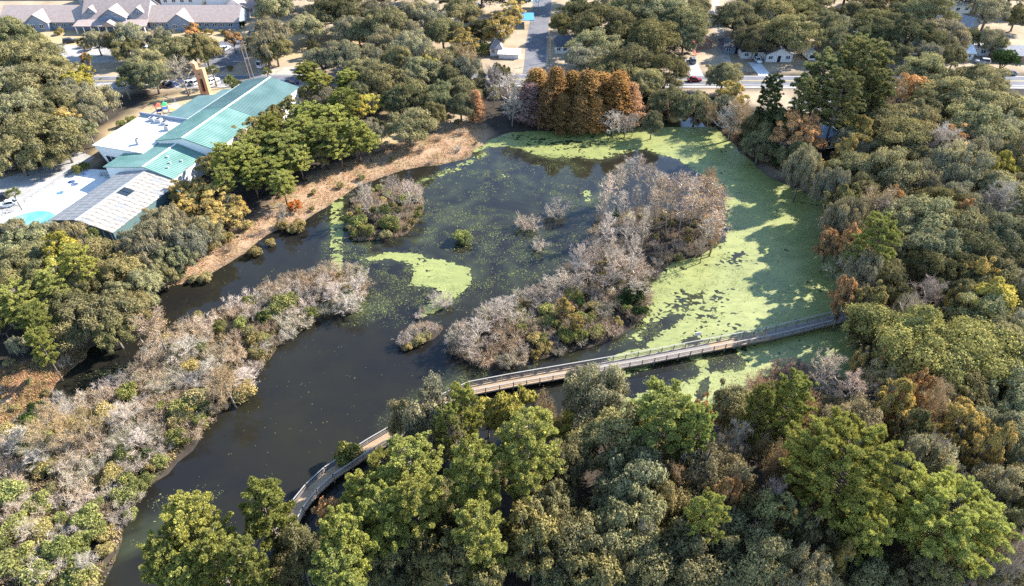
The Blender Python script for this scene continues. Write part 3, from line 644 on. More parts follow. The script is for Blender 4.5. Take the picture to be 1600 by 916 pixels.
house((1543,88), 'white flat roofed mobile home beside the round bush', 8, 10, 2.6, 3.1, 'wall_white', 'metal_white', -.2, 0, 'y', 2)
house((1590,98), 'grey roofed brick ranch house at the right edge of the photo', 15, 9, 2.6, 4.4, 'wall_brick', 'shingle_grey', -.08, 2, win=5)
house((1480,22), 'large white metal roofed building behind the oaks, top right', 19, 10, 3.2, 5.4, 'wall_white', 'metal_white', .1, 0, win=5)
house((1516,52), 'grey gabled building with a long blue-grey roof, top right', 9, 16, 3, 5.6, 'wall_blue_grey', 'shingle_grey', .6, 0, 'y', 3)
house((1300,232), 'small house with blue metal roof hidden among the eastern oaks', 6.5, 6, 2.8, 5.0, 'wall_white', 'roof_blue', .15, 0, 'y', 2)
house((775,88), 'narrow white shed with a pyramid roof', 4, 4, 3.2, 5.4, 'wall_white', 'shingle_grey', 0, 2.0, win=2, name='shed', cat='shed')
house((795,92), 'low white tent-roofed carport beside the narrow shed', 7, 5, 1.8, 2.8, 'wall_white', 'metal_white', -.1, 0, win=0, name='carport', cat='carport')
def canopy(px, w, d, z, c_, label):
    x, y = at(*px, ZG); o = tag(empty('canopy_shelter', (x, y, ZG)), label, 'canopy')
    for s in (-1, 1):
        for t in (0, 1): MB().cyl(s*(w/2-.2), .2+t*(d-.4), 0, z, .07, 6).build('post', M['metal_grey'], o)
    MB().box(-w/2, w/2, 0, d, z, z+.2).build('roof', M['plain'], o).color = (*c_, 1)
canopy((824,44), 5.2, 9, 2.8, (.07, .26, .52), 'bright blue flat canopy beside the side street')
canopy((824,14), 9.5, 4, 2.8, (.45, .58, .68), 'pale blue long canopy at the far end of the side street')
canopy((1192,80), 6, 3, 2.4, (.06, .06, .07), 'dark carport awning between the cottage and the bungalow')

# ------------------------------------------------------------------ boardwalk
BW = [at(x, y, 1.05) for x, y in [(1375,482),(1200,524.5),(1000,563),(800,597.5),(735,610),(660,646),(620,676.5),(580,700),(545,723),(515,743),(488,768),(465,797),(440,845)]]
bw = tag(empty('boardwalk', (BW[4][0], BW[4][1], 0)), 'long wooden boardwalk with rails crossing the duckweed pond', 'boardwalk')
def bl(p, z=0.0): return Vector((p[0]-BW[4][0], p[1]-BW[4][1], z))
HWD = 1.02
pm_post = MB().box(-.07, .07, -.07, .07, -.35, 1.12).mesh('rail_post', M['rail_side'])
pm_pile = MB().cyl(0, 0, -2.2, -.1, .13, 6).mesh('pile', M['pole_wood'])
for i in range(len(BW)-1):
    a, b_ = bl(BW[i], 1.05), bl(BW[i+1], 1.05); d = (b_-a); L = d.length; d.normalize(); n_ = Vector((-d.y, d.x, 0)); ang = math.atan2(d.y, d.x)
    # planks, board by board; some stretches are tan, the others grey
    runs = {}
    k = 0; s0 = 0.0
    while s0 < L-.02:
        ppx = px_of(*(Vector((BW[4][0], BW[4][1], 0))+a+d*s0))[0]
        new = (1110 < ppx < 1203) or (ppx < 912)  # picks the stretches with tan boards
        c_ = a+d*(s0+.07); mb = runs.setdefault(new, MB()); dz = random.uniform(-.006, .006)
        p = [c_-d*.066-n_*HWD, c_+d*.066-n_*HWD, c_+d*.066+n_*HWD, c_-d*.066+n_*HWD]
        mb.hull([(v.x, v.y, v.z-.05+dz) for v in p], [(v.x, v.y, v.z+dz) for v in p]); s0 += .142; k += 1
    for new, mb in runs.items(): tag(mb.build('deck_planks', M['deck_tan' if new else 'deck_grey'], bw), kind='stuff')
    np_ = max(1, round(L/2.4))
    for side in (-1, 1):
        off = n_*(side*(HWD+.03)); 
        for k in range(np_+(i == len(BW)-2)):
            p = a+d*(L*k/np_)+off; link('rail_post', pm_post, bw, p, ang)
            if k % 2 == 0: link('pile', pm_pile, bw, p-off*.15, 0)
        e0, e1 = a+off-d*.03, b_+off+d*.03
        MB().bar(e0+Vector((0, 0, 1.14)), e1+Vector((0, 0, 1.14)), .18, .05).build('cap_rail', M['rail_wood'], bw)
        for z in (.38, .72): MB().bar(e0-n_*side*.09+Vector((0, 0, z)), e1-n_*side*.09+Vector((0, 0, z)), .04, .13).build('side_rail', M['rail_side'], bw)
        MB().bar(e0+Vector((0, 0, -.17)), e1+Vector((0, 0, -.17)), .06, .26).build('edge_beam', M['rail_side'], bw)
x, y = at(1088, 536, 1.05); sg = tag(empty('notice_board', (x+.2, y+.9, 1.05), .2), 'small white notice board on the far rail of the boardwalk', 'sign')
MB().box(-.05, .05, -.05, .05, -.3, 1.4).build('post', M['rail_side'], sg); MB().box(-.62, .62, -.12, -.06, 1.15, 1.95).build('board', M['paint_white'], sg)

# ------------------------------------------------------------------ vehicles
def car(px, kind, col, rz, label, group='parked cars', name=None, z=ZG+.03):
    x, y = at(px[0], px[1], z); o = tag(empty(name or ('parked_car' if kind not in ('van', 'motorhome', 'truck') else kind), (x, y, z), rz), label, {'van': 'van', 'motorhome': 'motorhome', 'truck': 'pickup'}.get(kind, 'car'), group)
    sh = {'sedan': (4.7, .90, [(.28,-1,1,.96),(.55,-1.0,1.0,1),(.88,-.97,.97,.97)], (.88,-.80,.42,.93),(1.44,-.48,.14,.74)),
          'suv': (4.8, .95, [(.32,-1,1,.97),(.65,-1.0,1.0,1),(1.02,-.98,.96,.97)], (1.02,-.96,.42,.94),(1.74,-.84,.16,.78)),
          'van': (6.4, 1.05, [(.35,-1,1,.97),(.9,-1.0,1.0,1),(1.30,-1,.93,.98)], (1.30,-.99,.86,.97),(2.45,-.95,.66,.86)),
          'truck': (5.4, .98, [(.38,-1,1,.97),(.7,-1,1,1),(1.05,-1,.97,.98)], (1.05,-.28,.42,.94),(1.78,-.18,.18,.78))}[kind]
    L, hw, low, c0, c1 = sh; L2 = L/2
    def ring(z_, xa, xb, w, ch_=.16): 
        xa *= L2; xb *= L2; w *= hw; q_ = min(.34, (xb-xa)*.1)
        return [(xa, -w+q_, z_), (xa+q_, -w, z_), (xb-q_, -w, z_), (xb, -w+q_, z_), (xb, w-q_, z_), (xb-q_, w, z_), (xa+q_, w, z_), (xa, w-q_, z_)]
    body = MB()
    for a, b_ in zip(low[:-1], low[1:]): body.hull(ring(*a), ring(*b_))
    t0 = (c0[0]+.01, c0[1], c0[2], c0[3])
    body.hull(ring(c1[0]-.02, c1[1], c1[2], c1[3]), ring(c1[0]+.06, c1[1]+.03, c1[2]-.03, c1[3]*.93))
    bd = body.build('body', M['car_paint'], o); bd.color = (*col, 1)
    pl = MB()
    for f in (.02, .98):
        for s in (-1, 1):
            a = c0[1]+(c0[2]-c0[1])*f; b_ = c1[1]+(c1[2]-c1[1])*f
            pl.bar((a*L2, s*hw*c0[3]*.97, c0[0]), (b_*L2, s*hw*c1[3]*.97, c1[0]), .09)
    pl.build('pillar', M['car_paint'], o).color = (*col, 1)
    MB().hull(ring(c0[0], c0[1], c0[2], c0[3]*.985), ring(c1[0]-.02, c1[1], c1[2], c1[3]*.985)).build('window', M['glass'], o)
    for sx in (-.62, .62):
        for s in (-1, 1):
            w_ = MB().tube([(sx*L2, s*(hw-.20), .33), (sx*L2, s*(hw+.02), .33)], [.33, .33], 12).build('wheel', M['tyre'], o)
            MB().tube([(sx*L2, s*(hw+.02), .33), (sx*L2, s*(hw+.035), .33)], [.2, .17], 10).build('rim', M['rim'], w_)
    for s in (-1, 1):
        zl = low[1][0]+.12
        MB().box(L2-.10, L2+.012, s*hw*.66-.2, s*hw*.66+.2, zl-.09, zl+.08).build('headlight', M['lamp_glass'], o)
        MB().box(-L2-.012, -L2+.1, s*hw*.72-.14, s*hw*.72+.14, zl-.09, zl+.1).build('tail_light', M['tail_red'], o)
    if kind == 'truck':
        MB().box(-L2*.95, -L2*.33, -hw*.82, hw*.82, 1.0, 1.065).build('load_bed', M['dark'], o)
    return o
WHT, SIL, BLK, NAV, RED, GRY = (.75,.75,.74), (.42,.43,.45), (.02,.02,.025), (.03,.06,.16), (.22,.02,.03), (.16,.17,.18)
car((413,103), 'van', WHT, R_(72), 'white passenger van parked on the pull-off beside the main road', 'parked vehicles')
car((172,153), 'suv', NAV, R_(50), 'dark blue car parked in tree shade at the lawn edge', 'parked cars')
car((14,322), 'sedan', WHT, R_(200), 'white car on the service lane near the small palm')
car((-2,314), 'suv', BLK, R_(200), 'black car at the left photo edge beside a white car')
for i, (px, c_, k, lb) in enumerate([((262,134),BLK,'sedan','black sedan in the parking bay, farthest from the tower'),((277,133),NAV,'suv','dark navy car in the parking bay behind the bare tree'),((297,132),SIL,'sedan','silver sedan in the parking bay left of the tower'),((309,131),WHT,'suv','white car in the parking bay next to the tower'),((333,129),WHT,'sedan','white car in the parking bay just right of the tower')]):
    car(px, k, c_, R_(62), lb, 'cars in the parking bay')
car((214,137), 'sedan', GRY, R_(8), 'grey sedan near the small palm at the bay end'); 
car((456,131), 'sedan', NAV, R_(182), 'dark blue sedan driving on the road behind the green roof', 'cars on the main road', 'road_car'); car((438,133), 'suv', SIL, R_(182), 'silver car on the road behind the green roof ridge', 'cars on the main road', 'road_car')
car((231,78), 'sedan', WHT, R_(85), 'white car at the care home drive beside a pole'); car((243,78), 'suv', GRY, R_(85), 'grey car at the care home drive beside a white car')
car((340,79), 'sedan', WHT, R_(70), 'white sedan in the care home car park, left of its pair'); car((352,79), 'suv', SIL, R_(70), 'silver car in the care home car park, right of its pair')
car((385,67), 'suv', RED, R_(15), 'dark red car at the care home car park corner'); car((397,54), 'sedan', GRY, R_(20), 'grey car by the care home end wall')
car((110,67), 'suv', BLK, R_(30), 'black car beside shrubs at the care home lawn')
car((452,14), 'van', WHT, R_(-80), 'white box van at the top edge among oaks', 'parked vehicles'); car((738,14), 'sedan', (.05,.12,.3), R_(20), 'blue car parked beside a red car near the side street', 'cars in the far yard'); car((746,20), 'sedan', (.35,.02,.03), R_(10), 'bright red car parked beside a blue car', 'cars in the far yard'); car((749,12), 'suv', NAV, R_(10), 'navy car parked behind the bright red car', 'cars in the far yard')
car((730,33), 'truck', BLK, R_(80), 'black pickup parked below the red and blue cars', 'cars in the far yard')
car((1082,97), 'suv', GRY, R_(85), 'grey car on the driveway below the red brick shed'); car((1085,127), 'sedan', RED, R_(2), 'dark red sedan driving along the main road', 'cars on the main road', 'road_car')
car((1183,96), 'sedan', WHT, R_(-85), 'white car under the dark carport at the concrete driveway')
car((1534,99), 'suv', SIL, R_(160), 'silver car beside the round green bush'); car((1577,117), 'sedan', GRY, R_(176), 'dark grey sedan on grass below the round green bush'); car((1459,105), 'van', (.62,.62,.60), R_(-60), 'pale old van in front of the cluttered grey house', 'parked vehicles')
car((1562,8), 'sedan', GRY, R_(10), 'grey car in the sandy yard at the top right')
# travel trailer standing on end toward the road
x, y = at(1261, 90, ZG); rv = tag(empty('motorhome', (x, y, ZG), R_(93)), 'white motorhome with dark windscreen parked under oak boughs', 'motorhome')
RB = MB().hull([(-4, -1.2, .5), (3.9, -1.2, .5), (3.9, 1.2, .5), (-4, 1.2, .5)], [(-4, -1.2, 3.2), (3.5, -1.2, 3.2), (3.5, 1.2, 3.2), (-4, 1.2, 3.2)]); RB.build('body', M['wall_white'], rv)
MB().hull([(-4.03, -1.05, 1.2), (-4.03, 1.05, 1.2), (-4.06, 1.05, 1.2), (-4.06, -1.05, 1.2)], [(-4.03, -1.05, 2.4), (-4.03, 1.05, 2.4), (-4.06, 1.05, 2.4), (-4.06, -1.05, 2.4)]).build('windscreen', M['glass'], rv)
for x_ in (-2.6, 2.4):
    for s in (-1, 1): MB().tube([(x_, s*.9, .45), (x_, s*1.22, .45)], [.45, .45], 12).build('wheel', M['tyre'], rv)
for x_ in (-1.5, 1.2): MB().box(x_-.45, x_+.45, -.45, .45, 3.2, 3.5).build('roof_unit', M['metal_grey'], rv)
for x_ in (-2, .2, 2.2): MB().box(x_-.5, x_+.5, -1.23, -1.2, 1.7, 2.4).build('window', M['glass'], rv)
# red and white backyard playset
pp = tag(empty('backyard_playset', (*at(1080, 82, ZG), ZG), .3), 'red and white backyard play tower beside the brick shed', 'playset')
for sx in (-1, 1):
    for sy in (-1, 1): MB().box(sx-.08, sx+.08, sy-.08, sy+.08, 0, 3).build('post', M['wall_white'], pp)
MB().box(-1.1, 1.1, -1.1, 1.1, 1.4, 1.5).build('platform', M['wall_white'], pp); MB().hull([(-1.3, -1.3, 3), (1.3, -1.3, 3), (1.3, 1.3, 3), (-1.3, 1.3, 3)], [(-.1, -.1, 4.2), (.1, -.1, 4.2), (.1, .1, 4.2), (-.1, .1, 4.2)]).build('roof', M['plain'], pp).color = (.45, .08, .05, 1)
MB().hull([(-.4, -1.1, 1.4), (.4, -1.1, 1.4), (.4, -3.6, .2), (-.4, -3.6, .2)], [(-.4, -1.1, 1.5), (.4, -1.1, 1.5), (.4, -3.6, .3), (-.4, -3.6, .3)]).build('slide', M['plain'], pp).color = (.45, .08, .05, 1)

# ------------------------------------------------------------------ poles and wires
def pole(px, h, label, lean=0, arm=True, double=False):
    x, y = at(*px, ZG); p = tag(empty('utility_pole', (x, y, ZG)), label, 'utility pole', 'utility poles'); p.rotation_euler = (0, lean, 0)
    for dx_ in ((-.55, .55) if double else (0,)): MB().tube([(dx_, 0, -.2), (dx_, 0, h)], [.17, .11], 7).build('shaft', M['pole_wood'], p)
    if arm: MB().box(-1.25, 1.25, -.07, .07, h-.75, h-.6).build('cross_arm', M['pole_wood'], p); [MB().cyl(s, 0, h-.6, h-.4, .06, 6).build('insulator', M['metal_grey'], p) for s in (-1.1, 0.3, 1.1)]
    return x, y, h
P1 = pole((396,130), 14, 'tall double wooden utility pole beside the white van', -.05, True, True)
P2 = pole((858,97), 9, 'wooden utility pole on the shaded lawn by the side street'); P3 = pole((1318,97), 11, 'leaning wooden utility pole near the motorhome', .12)
P4 = pole((1405,134), 11, 'wooden utility pole between the pines and the orange tree', .05); P5 = pole((241,95), 9, 'wooden utility pole at the care home drive', -.06); P6 = pole((1172,97), 9, 'wooden utility pole beside the concrete driveway')
def wire(a, b_, label):
    pts = []
    for i in range(9):
        t = i/8; pts.append((a[0]+(b_[0]-a[0])*t, a[1]+(b_[1]-a[1])*t, ZG+(a[2]+(b_[2]-a[2])*t)-.5-4*t*(1-t)*.9))
    tag(MB().tube(pts, [.025]*9, 4).build('power_line', M['dark']), label, 'power line', 'power lines')
wire(P6, P3, 'thin power line sagging from the driveway pole to the leaning pole'); wire(P3, P4, 'thin power line from the leaning pole toward the orange tree'); wire(P5, P1, 'thin power line from the drive pole to the double pole')
fl = tag(empty('flagpole', (*at(742, 14, ZG), ZG)), 'thin white pole beside the blue and red cars', 'pole'); MB().tube([(0, 0, 0), (0, 0, 9)], [.09, .05], 6).build('shaft', M['metal_white'], fl); MB().cyl(0, 0, 9, 9.15, .1, 8).build('finial', M['metal_white'], fl)

# ------------------------------------------------------------------ plants: prototypes
def quad_cloud(c, nrmv, su, sv, r, bend=0):
    n = len(c); t = nrm(np.cross(nrmv, r.normal(size=(n, 3)))); b = np.cross(nrmv, t)
    su = np.asarray(su)*np.ones(n); sv = np.asarray(sv)*np.ones(n); t = t*su[:, None]/2; b = b*sv[:, None]/2
    v = np.stack([c-t*.25-b, c+t-b*.2, c+t*.25+b, c-t+b*.2], 1).reshape(-1, 3)
    return v, np.arange(4*n).reshape(n, 4)
def ribbons(p0, p1, w0, w1, r):
    d = nrm(p1-p0); s = nrm(np.cross(d, r.normal(size=p0.shape))); n = len(p0)
    w0 = (np.asarray(w0)*np.ones(n))[:, None]; w1 = (np.asarray(w1)*np.ones(n))[:, None]
    return np.stack([p0-s*w0/2, p0+s*w0/2, p1+s*w1/2, p1-s*w1/2], 1).reshape(-1, 3), np.arange(4*n).reshape(n, 4)
def join(parts):
    V_ = []; F_ = []; k = 0
    for v, f in parts: V_.append(v); F_.append(f+k); k += len(v)
    return np.vstack(V_), np.vstack(F_)
def trunk_mesh(name, paths, m, n=6):
    mb = MB()
    for pts, rad in paths: mb.tube([tuple(p) for p in pts], rad, n)
    return mb.mesh(name, m, True)
def oak_proto(seed, n=38000, leaf=.27, R=8.0, H=12.0, ncl=46, low=.30, spread=.9, moss=500, rag=.4):
    r = np.random.default_rng(seed); cs = []; rs = []; gap = r.uniform(0, 6.283, 2)
    for k in range(ncl):
        ph = math.acos(1-1.15*(k+.5)/ncl); th = k*2.39996+r.uniform(-.6, .6); rc = R*(.10+.22*r.random()**1.3); q_ = r.uniform(.66, 1.10)
        lobe = 1+.16*math.sin(2*th+gap[0])+.12*math.sin(3*th+gap[1]); zc = H*.50
        cs.append([(R-rc*.75)*q_*lobe*math.sin(ph)*math.cos(th), (R-rc*.75)*q_*lobe*math.sin(ph)*math.sin(th), zc+(H-zc-rc*.7)*q_*math.cos(ph)+r.normal()*.04*H]); rs.append(rc)
    cs = np.array(cs); rs = np.array(rs); pr = rs**2/np.sum(rs**2); el = 1+.35*r.normal(size=(ncl, 3)).clip(-1, 1)*[1, 1, .5]
    ci = r.choice(ncl, n, p=pr); d = rdir(n, r); d[:, 2] = np.where(d[:, 2] < -.35, -d[:, 2]*.6, d[:, 2]); d = nrm(d)
    rad = rs[ci]*(1-rag*r.random(n)**1.3+.18*r.random(n)**2); lump = 1+.20*np.sin(d[:, 0]*6+ci)*np.sin(d[:, 1]*6+2*ci)+.10*np.sin(d[:, 0]*13+ci)*np.sin(d[:, 2]*12)
    c = cs[ci]+d*(rad*lump)[:, None]*np.array([1, 1, .80])*el[ci]; nv = nrm(d*1.0+r.normal(size=(n, 3))*.50)
    sz = leaf*r.uniform(.6, 1.4, n); v, f = quad_cloud(c, nv, sz*1.25, sz*.8, r)
    tint = np.clip(r.normal(.45, .2, n)+(r.random(ncl)-.5)[ci]*.5, 0, 1)
    crown = mesh_np('crown', v, f, M['leaf'], tint)
    fork = np.array([R*.04, 0, H*low]); paths = [([(0, 0, -.4), (R*.02, 0, H*low*.5), tuple(fork)], [R*.075, R*.06, R*.055])]
    for k in r.choice(ncl, min(14, ncl), replace=False):
        e = cs[k]; mid = fork*.45+e*.55+np.array([0, 0, -.08*H]); paths.append(([tuple(fork), tuple(mid), tuple(e)], [R*.035, R*.02, R*.008]))
    tr = trunk_mesh('trunk', paths, M['bark'], 5)
    mm_ = None
    if moss:
        k = r.choice(n, moss); p0 = c[k]; p0[:, 2] -= .1; L = r.uniform(.5, 1.6, moss); p1 = p0+np.stack([r.normal(0, .1, moss), r.normal(0, .1, moss), -L], -1)
        v, f = ribbons(p0, p1, .13, .04, r); mm_ = mesh_np('moss', v, f, M['twig'], r.random(moss))
    return dict(R=R, H=H, crown=crown, trunk=tr, moss=mm_, zc=.64)
def pine_proto(seed, R=4.4, H=21.0, base=.40, nb=54, R2=.50, per=84, dens=2.1):
    r = np.random.default_rng(seed); tc_ = []; paths = [([(0, 0, -.4), (.1*r.normal(), .1*r.normal(), H*.45), (0, 0, H*.97)], [.28, .22, .05])]
    for k in range(nb):
        t = (k+.5)/nb; z0 = H*(base+(0.93-base)*t); prof = R*max(.22, (1-max(0, (t-.35)/.72)**2.0)**.5)*(.70+.30*min(1, t/.25))*r.uniform(.7, 1.08)
        th = k*2.39996+r.uniform(-.4, .4); rise = r.uniform(.05, .4)+.30*t
        e = np.array([prof*math.cos(th), prof*math.sin(th), z0+prof*rise]); s = np.array([0, 0, z0])
        paths.append(([tuple(s), tuple(s*.5+e*.5+np.array([0, 0, -.15])), tuple(e)], [.09, .06, .025]))
        m = int(3+prof*dens)
        for j in range(m):
            f = 1-.62*(j/m)**1.1; p = s+(e-s)*f; tc_.append(p+r.normal(size=3)*np.array([.50, .50, .32])*(.55+.5*(1-f)))
    tc_.append(np.array([0, 0, H*.985])); tc_.append(np.array([.3, .2, H*.95])); tc_ = np.array(tc_); nt_ = len(tc_)
    ti = np.repeat(np.arange(nt_), per); n = len(ti); d = rdir(n, r); d[:, 2] = np.abs(d[:, 2])*1.0-.30; d = nrm(d); L = r.uniform(.40, R2, n)*np.repeat(r.uniform(.8, 1.2, nt_), per)
    p0 = tc_[ti]+d*.10; p1 = tc_[ti]+d*L[:, None]; v, f = ribbons(p0, p1, .06, .09, r)
    tint = np.clip(r.normal(.45, .18, n)+np.repeat(r.random(nt_)-.5, per)*.4, 0, 1)
    return dict(R=R, H=H, crown=mesh_np('crown', v, f, M['needle'], tint), trunk=trunk_mesh('trunk', paths, M['bark'], 5), moss=None, zc=.70)
def branch_set(r, H, R, nprim, nsec, ntw, zlo, sh=1.0, up=.55, tw=.7):
    """three orders of limbs as segments"""
    A = []; B = []; W0 = []; W1 = []; tips = []
    for k in range(nprim):
        t = (k+.5)/nprim; z0 = H*(zlo+(.92-zlo)*t*.9); th = k*2.39996+r.uniform(-.5, .5); ln = R*(1-.55*t**1.6)*r.uniform(.75, 1.1)*sh
        d = nrm(np.array([math.cos(th), math.sin(th), up+.9*t])); s = np.array([0, 0, z0]); e = s+d*ln*1.15; m = s+(e-s)*.5+np.array([0, 0, .08*ln])
        A += [s, m]; B += [m, e]; W0 += [.16, .10]; W1 += [.10, .05]
        f = r.uniform(.25, 1, nsec); p = s+(e-s)*f[:, None]; dd = nrm(d*.7+r.normal(size=(nsec, 3))*.65+np.array([0, 0, .25])); L2 = ln*r.uniform(.22, .5, nsec); e2 = p+dd*L2[:, None]
        A += list(p); B += list(e2); W0 += [.055]*nsec; W1 += [.03]*nsec
        for j in range(nsec):
            f = r.uniform(.2, 1, ntw); p3 = p[j]+(e2[j]-p[j])*f[:, None]; d3 = nrm(dd[j]*.8+r.normal(size=(ntw, 3))*.7+np.array([0, 0, .2])); e3 = p3+d3*(r.uniform(.35, 1.0, ntw)*tw)[:, None]
            A += list(p3); B += list(e3); W0 += [.027]*ntw; W1 += [.013]*ntw; tips += list(e3)
    return np.array(A), np.array(B), np.array(W0), np.array(W1), np.array(tips)
def bare_proto(seed, R=3.6, H=9.0, nprim=20, nsec=9, ntw=20, zlo=.25, leaves=0, leafsz=.16, wmul=1.0, up=.55):
    r = np.random.default_rng(seed); A, B, W0, W1, tips = branch_set(r, H, R, nprim, nsec, ntw, zlo, up=up)
    v, f = ribbons(A, B, W0*wmul, W1*wmul, r); parts = [(v, f)]; tint = r.random(len(f))
    crown = mesh_np('branches', v, f, M['twig'], tint); lv = None
    if leaves:
        k = r.choice(len(tips), leaves); c = tips[k]+r.normal(size=(leaves, 3))*.16; v, f = quad_cloud(c, rdir(leaves, r), leafsz*1.3, leafsz*.7, r); lv = mesh_np('leaves', v, f, M['leaf'], r.random(leaves))
    return dict(R=R, H=H, crown=crown, trunk=trunk_mesh('trunk', [([(0, 0, -.4), (.12*r.normal(), .12*r.normal(), H*.5), (0, 0, H*.93)], [.20*R/3.6, .13*R/3.6, .04])], M['pale_bark'], 6), moss=lv, zc=.62)
def cypress_proto(seed, R=3.6, H=17.0, n=15000, sparse=False, base=.06):
    r = np.random.default_rng(seed); A = []; C = []; D = []; nb = 90; paths = [([(0, 0, -.4), (0, 0, H*.04), (0, 0, H*.4), (0, 0, H*.98)], [.55, .34, .22, .04])]
    per = n//nb
    for k in range(nb):
        t = (k+.5)/nb; z0 = H*(base+(.97-base)*t); ln = R*(1-t**1.25)**.9*(.62+.38*min(1, t/.16))*r.uniform(.68, 1.12)+.25; th = k*2.39996+r.uniform(-.3, .3)
        d = np.array([math.cos(th), math.sin(th), .12+.35*t]); s = np.array([0, 0, z0]); e = s+d*ln
        A.append((s, e)); f = r.uniform(.15, 1.06, per)**.7; p = s+d*(ln*f)[:, None]; sp = .14+.30*(1-np.abs(f-.6))
        C.append(p+r.normal(size=(per, 3))*(sp*[[1], [1], [.7]]).T); D.append(np.tile(d, (per, 1)))
    C = np.vstack(C); D = np.vstack(D); n = len(C); s = .24*r.uniform(.6, 1.35, n); v, f = quad_cloud(C, nrm(D*.5+r.normal(size=(n, 3))*.7+np.array([0, 0, .4])), s*1.4, s*.7, r)
    tint = np.clip(r.normal(.45, .22, n), 0, 1)
    tr = MB(); tr.tube(paths[0][0], paths[0][1], 6)
    for s_, e_ in A[::2]: tr.bar(tuple(s_), tuple(e_), .05)
    return dict(R=R, H=H, crown=mesh_np('crown', v, f, M['leaf'], tint), trunk=tr.mesh('trunk', M['pale_bark'], True), moss=None, zc=.5)
def palm_proto(seed, R=1.6, H=6.0):
    r = np.random.default_rng(seed); P0 = []; P1 = []; 
    for k in range(34):
        th = k*2.39996; el = r.uniform(-.5, 1.1); d = np.array([math.cos(th)*math.cos(el), math.sin(th)*math.cos(el), math.sin(el)]); c = np.array([0, 0, H-.7])+d*.75
        side = nrm(np.cross(d, [0, 0, 1.01]))
        for j in range(13):
            a = (j-6)/6*1.15; q_ = d*math.cos(a)+side*math.sin(a); P0.append(c); P1.append(c+q_*r.uniform(.6, .85)+np.array([0, 0, -.22*abs(a)]))
    P0 = np.array(P0); P1 = np.array(P1); v, f = ribbons(P0, P1, .05, .10, r)
    return dict(R=R, H=H, crown=mesh_np('fronds', v, f, M['leaf'], r.random(len(f))), trunk=trunk_mesh('trunk', [([(0, 0, -.3), (.05, 0, H*.5), (0, 0, H-.6)], [.2, .17, .19])], M['pale_bark'], 7), moss=None, zc=.85)
def shrub_proto(seed, R=1.8, H=2.2, n=2600, leaf=.17):
    r = np.random.default_rng(seed); ncl = 9; th = np.arange(ncl)*2.39996; rr = R*.62*np.sqrt((np.arange(ncl)+.3)/ncl); cs = np.stack([rr*np.cos(th), rr*np.sin(th), H*.5*(1-.35*(rr/R)**2)+r.uniform(-.15, .25, ncl)*H], -1); rs = R*r.uniform(.32, .5, ncl)
    ci = r.integers(0, ncl, n); d = rdir(n, r); d[:, 2] = np.where(d[:, 2] < -.4, -d[:, 2], d[:, 2]); c = cs[ci]+d*(rs[ci]*(1-.35*r.random(n)**1.5))[:, None]; c[:, 2] = np.maximum(c[:, 2], .03)
    s = leaf*r.uniform(.6, 1.4, n); v, f = quad_cloud(c, nrm(d*.7+r.normal(size=(n, 3))*.6), s*1.3, s*.75, r)
    st_ = [([(0, 0, -.2), tuple(cs[k]*[.5, .5, .6]), tuple(cs[k])], [.06, .04, .015]) for k in range(ncl)]
    return dict(R=R, H=H, crown=mesh_np('foliage', v, f, M['leaf'], np.clip(r.normal(.45, .22, n)+(r.random(ncl)-.5)[ci]*.4, 0, 1)), trunk=trunk_mesh('stem', st_, M['bark'], 4), moss=None, zc=.5)
def twig_shrub_proto(seed, R=1.9, H=2.4, leaves=0):
    r = np.random.default_rng(seed); A = []; B = []; W0 = []; W1 = []; tips = []; st_ = []
    for k in range(16):
        th = k*2.39996; sp = r.uniform(.25, 1.1); d = nrm(np.array([math.cos(th)*sp, math.sin(th)*sp, 1])); b0 = np.array([math.cos(th), math.sin(th), 0])*r.uniform(0, .5)*R; L = H*r.uniform(.75, 1.1); e = b0+d*L
        st_.append(([tuple(b0+[0, 0, -.2]), tuple(b0*.5+e*.5+[0, 0, .1]), tuple(e)], [.045, .03, .012]))
        ns = 9; f = r.uniform(.2, 1, ns); p = b0+(e-b0)*f[:, None]; dd = nrm(d*.6+r.normal(size=(ns, 3))*.6+[0, 0, .15]); e2 = p+dd*(L*r.uniform(.2, .42, ns))[:, None]
        A += list(p); B += list(e2); W0 += [.045]*ns; W1 += [.025]*ns
        for j in range(ns):
            nw = 17; f = r.uniform(.1, 1, nw); p3 = p[j]+(e2[j]-p[j])*f[:, None]; e3 = p3+nrm(dd[j]*.7+r.normal(size=(nw, 3))*.75+[0, 0, .1])*r.uniform(.25, .65, nw)[:, None]
            A += list(p3); B += list(e3); W0 += [.022]*nw; W1 += [.012]*nw; tips += list(e3)
    v, f = ribbons(np.array(A), np.array(B), W0, W1, r); tips = np.array(tips); lv = None
    if leaves: k = r.choice(len(tips), leaves); v2, f2 = quad_cloud(tips[k]+r.normal(size=(leaves, 3))*.1, rdir(leaves, r), .15, .10, r); lv = mesh_np('leaves', v2, f2, M['leaf'], r.random(leaves))
    return dict(R=R, H=H, crown=mesh_np('twigs', v, f, M['twig'], r.random(len(f))), trunk=trunk_mesh('stem', st_, M['pale_bark'], 4), moss=lv, zc=.5)
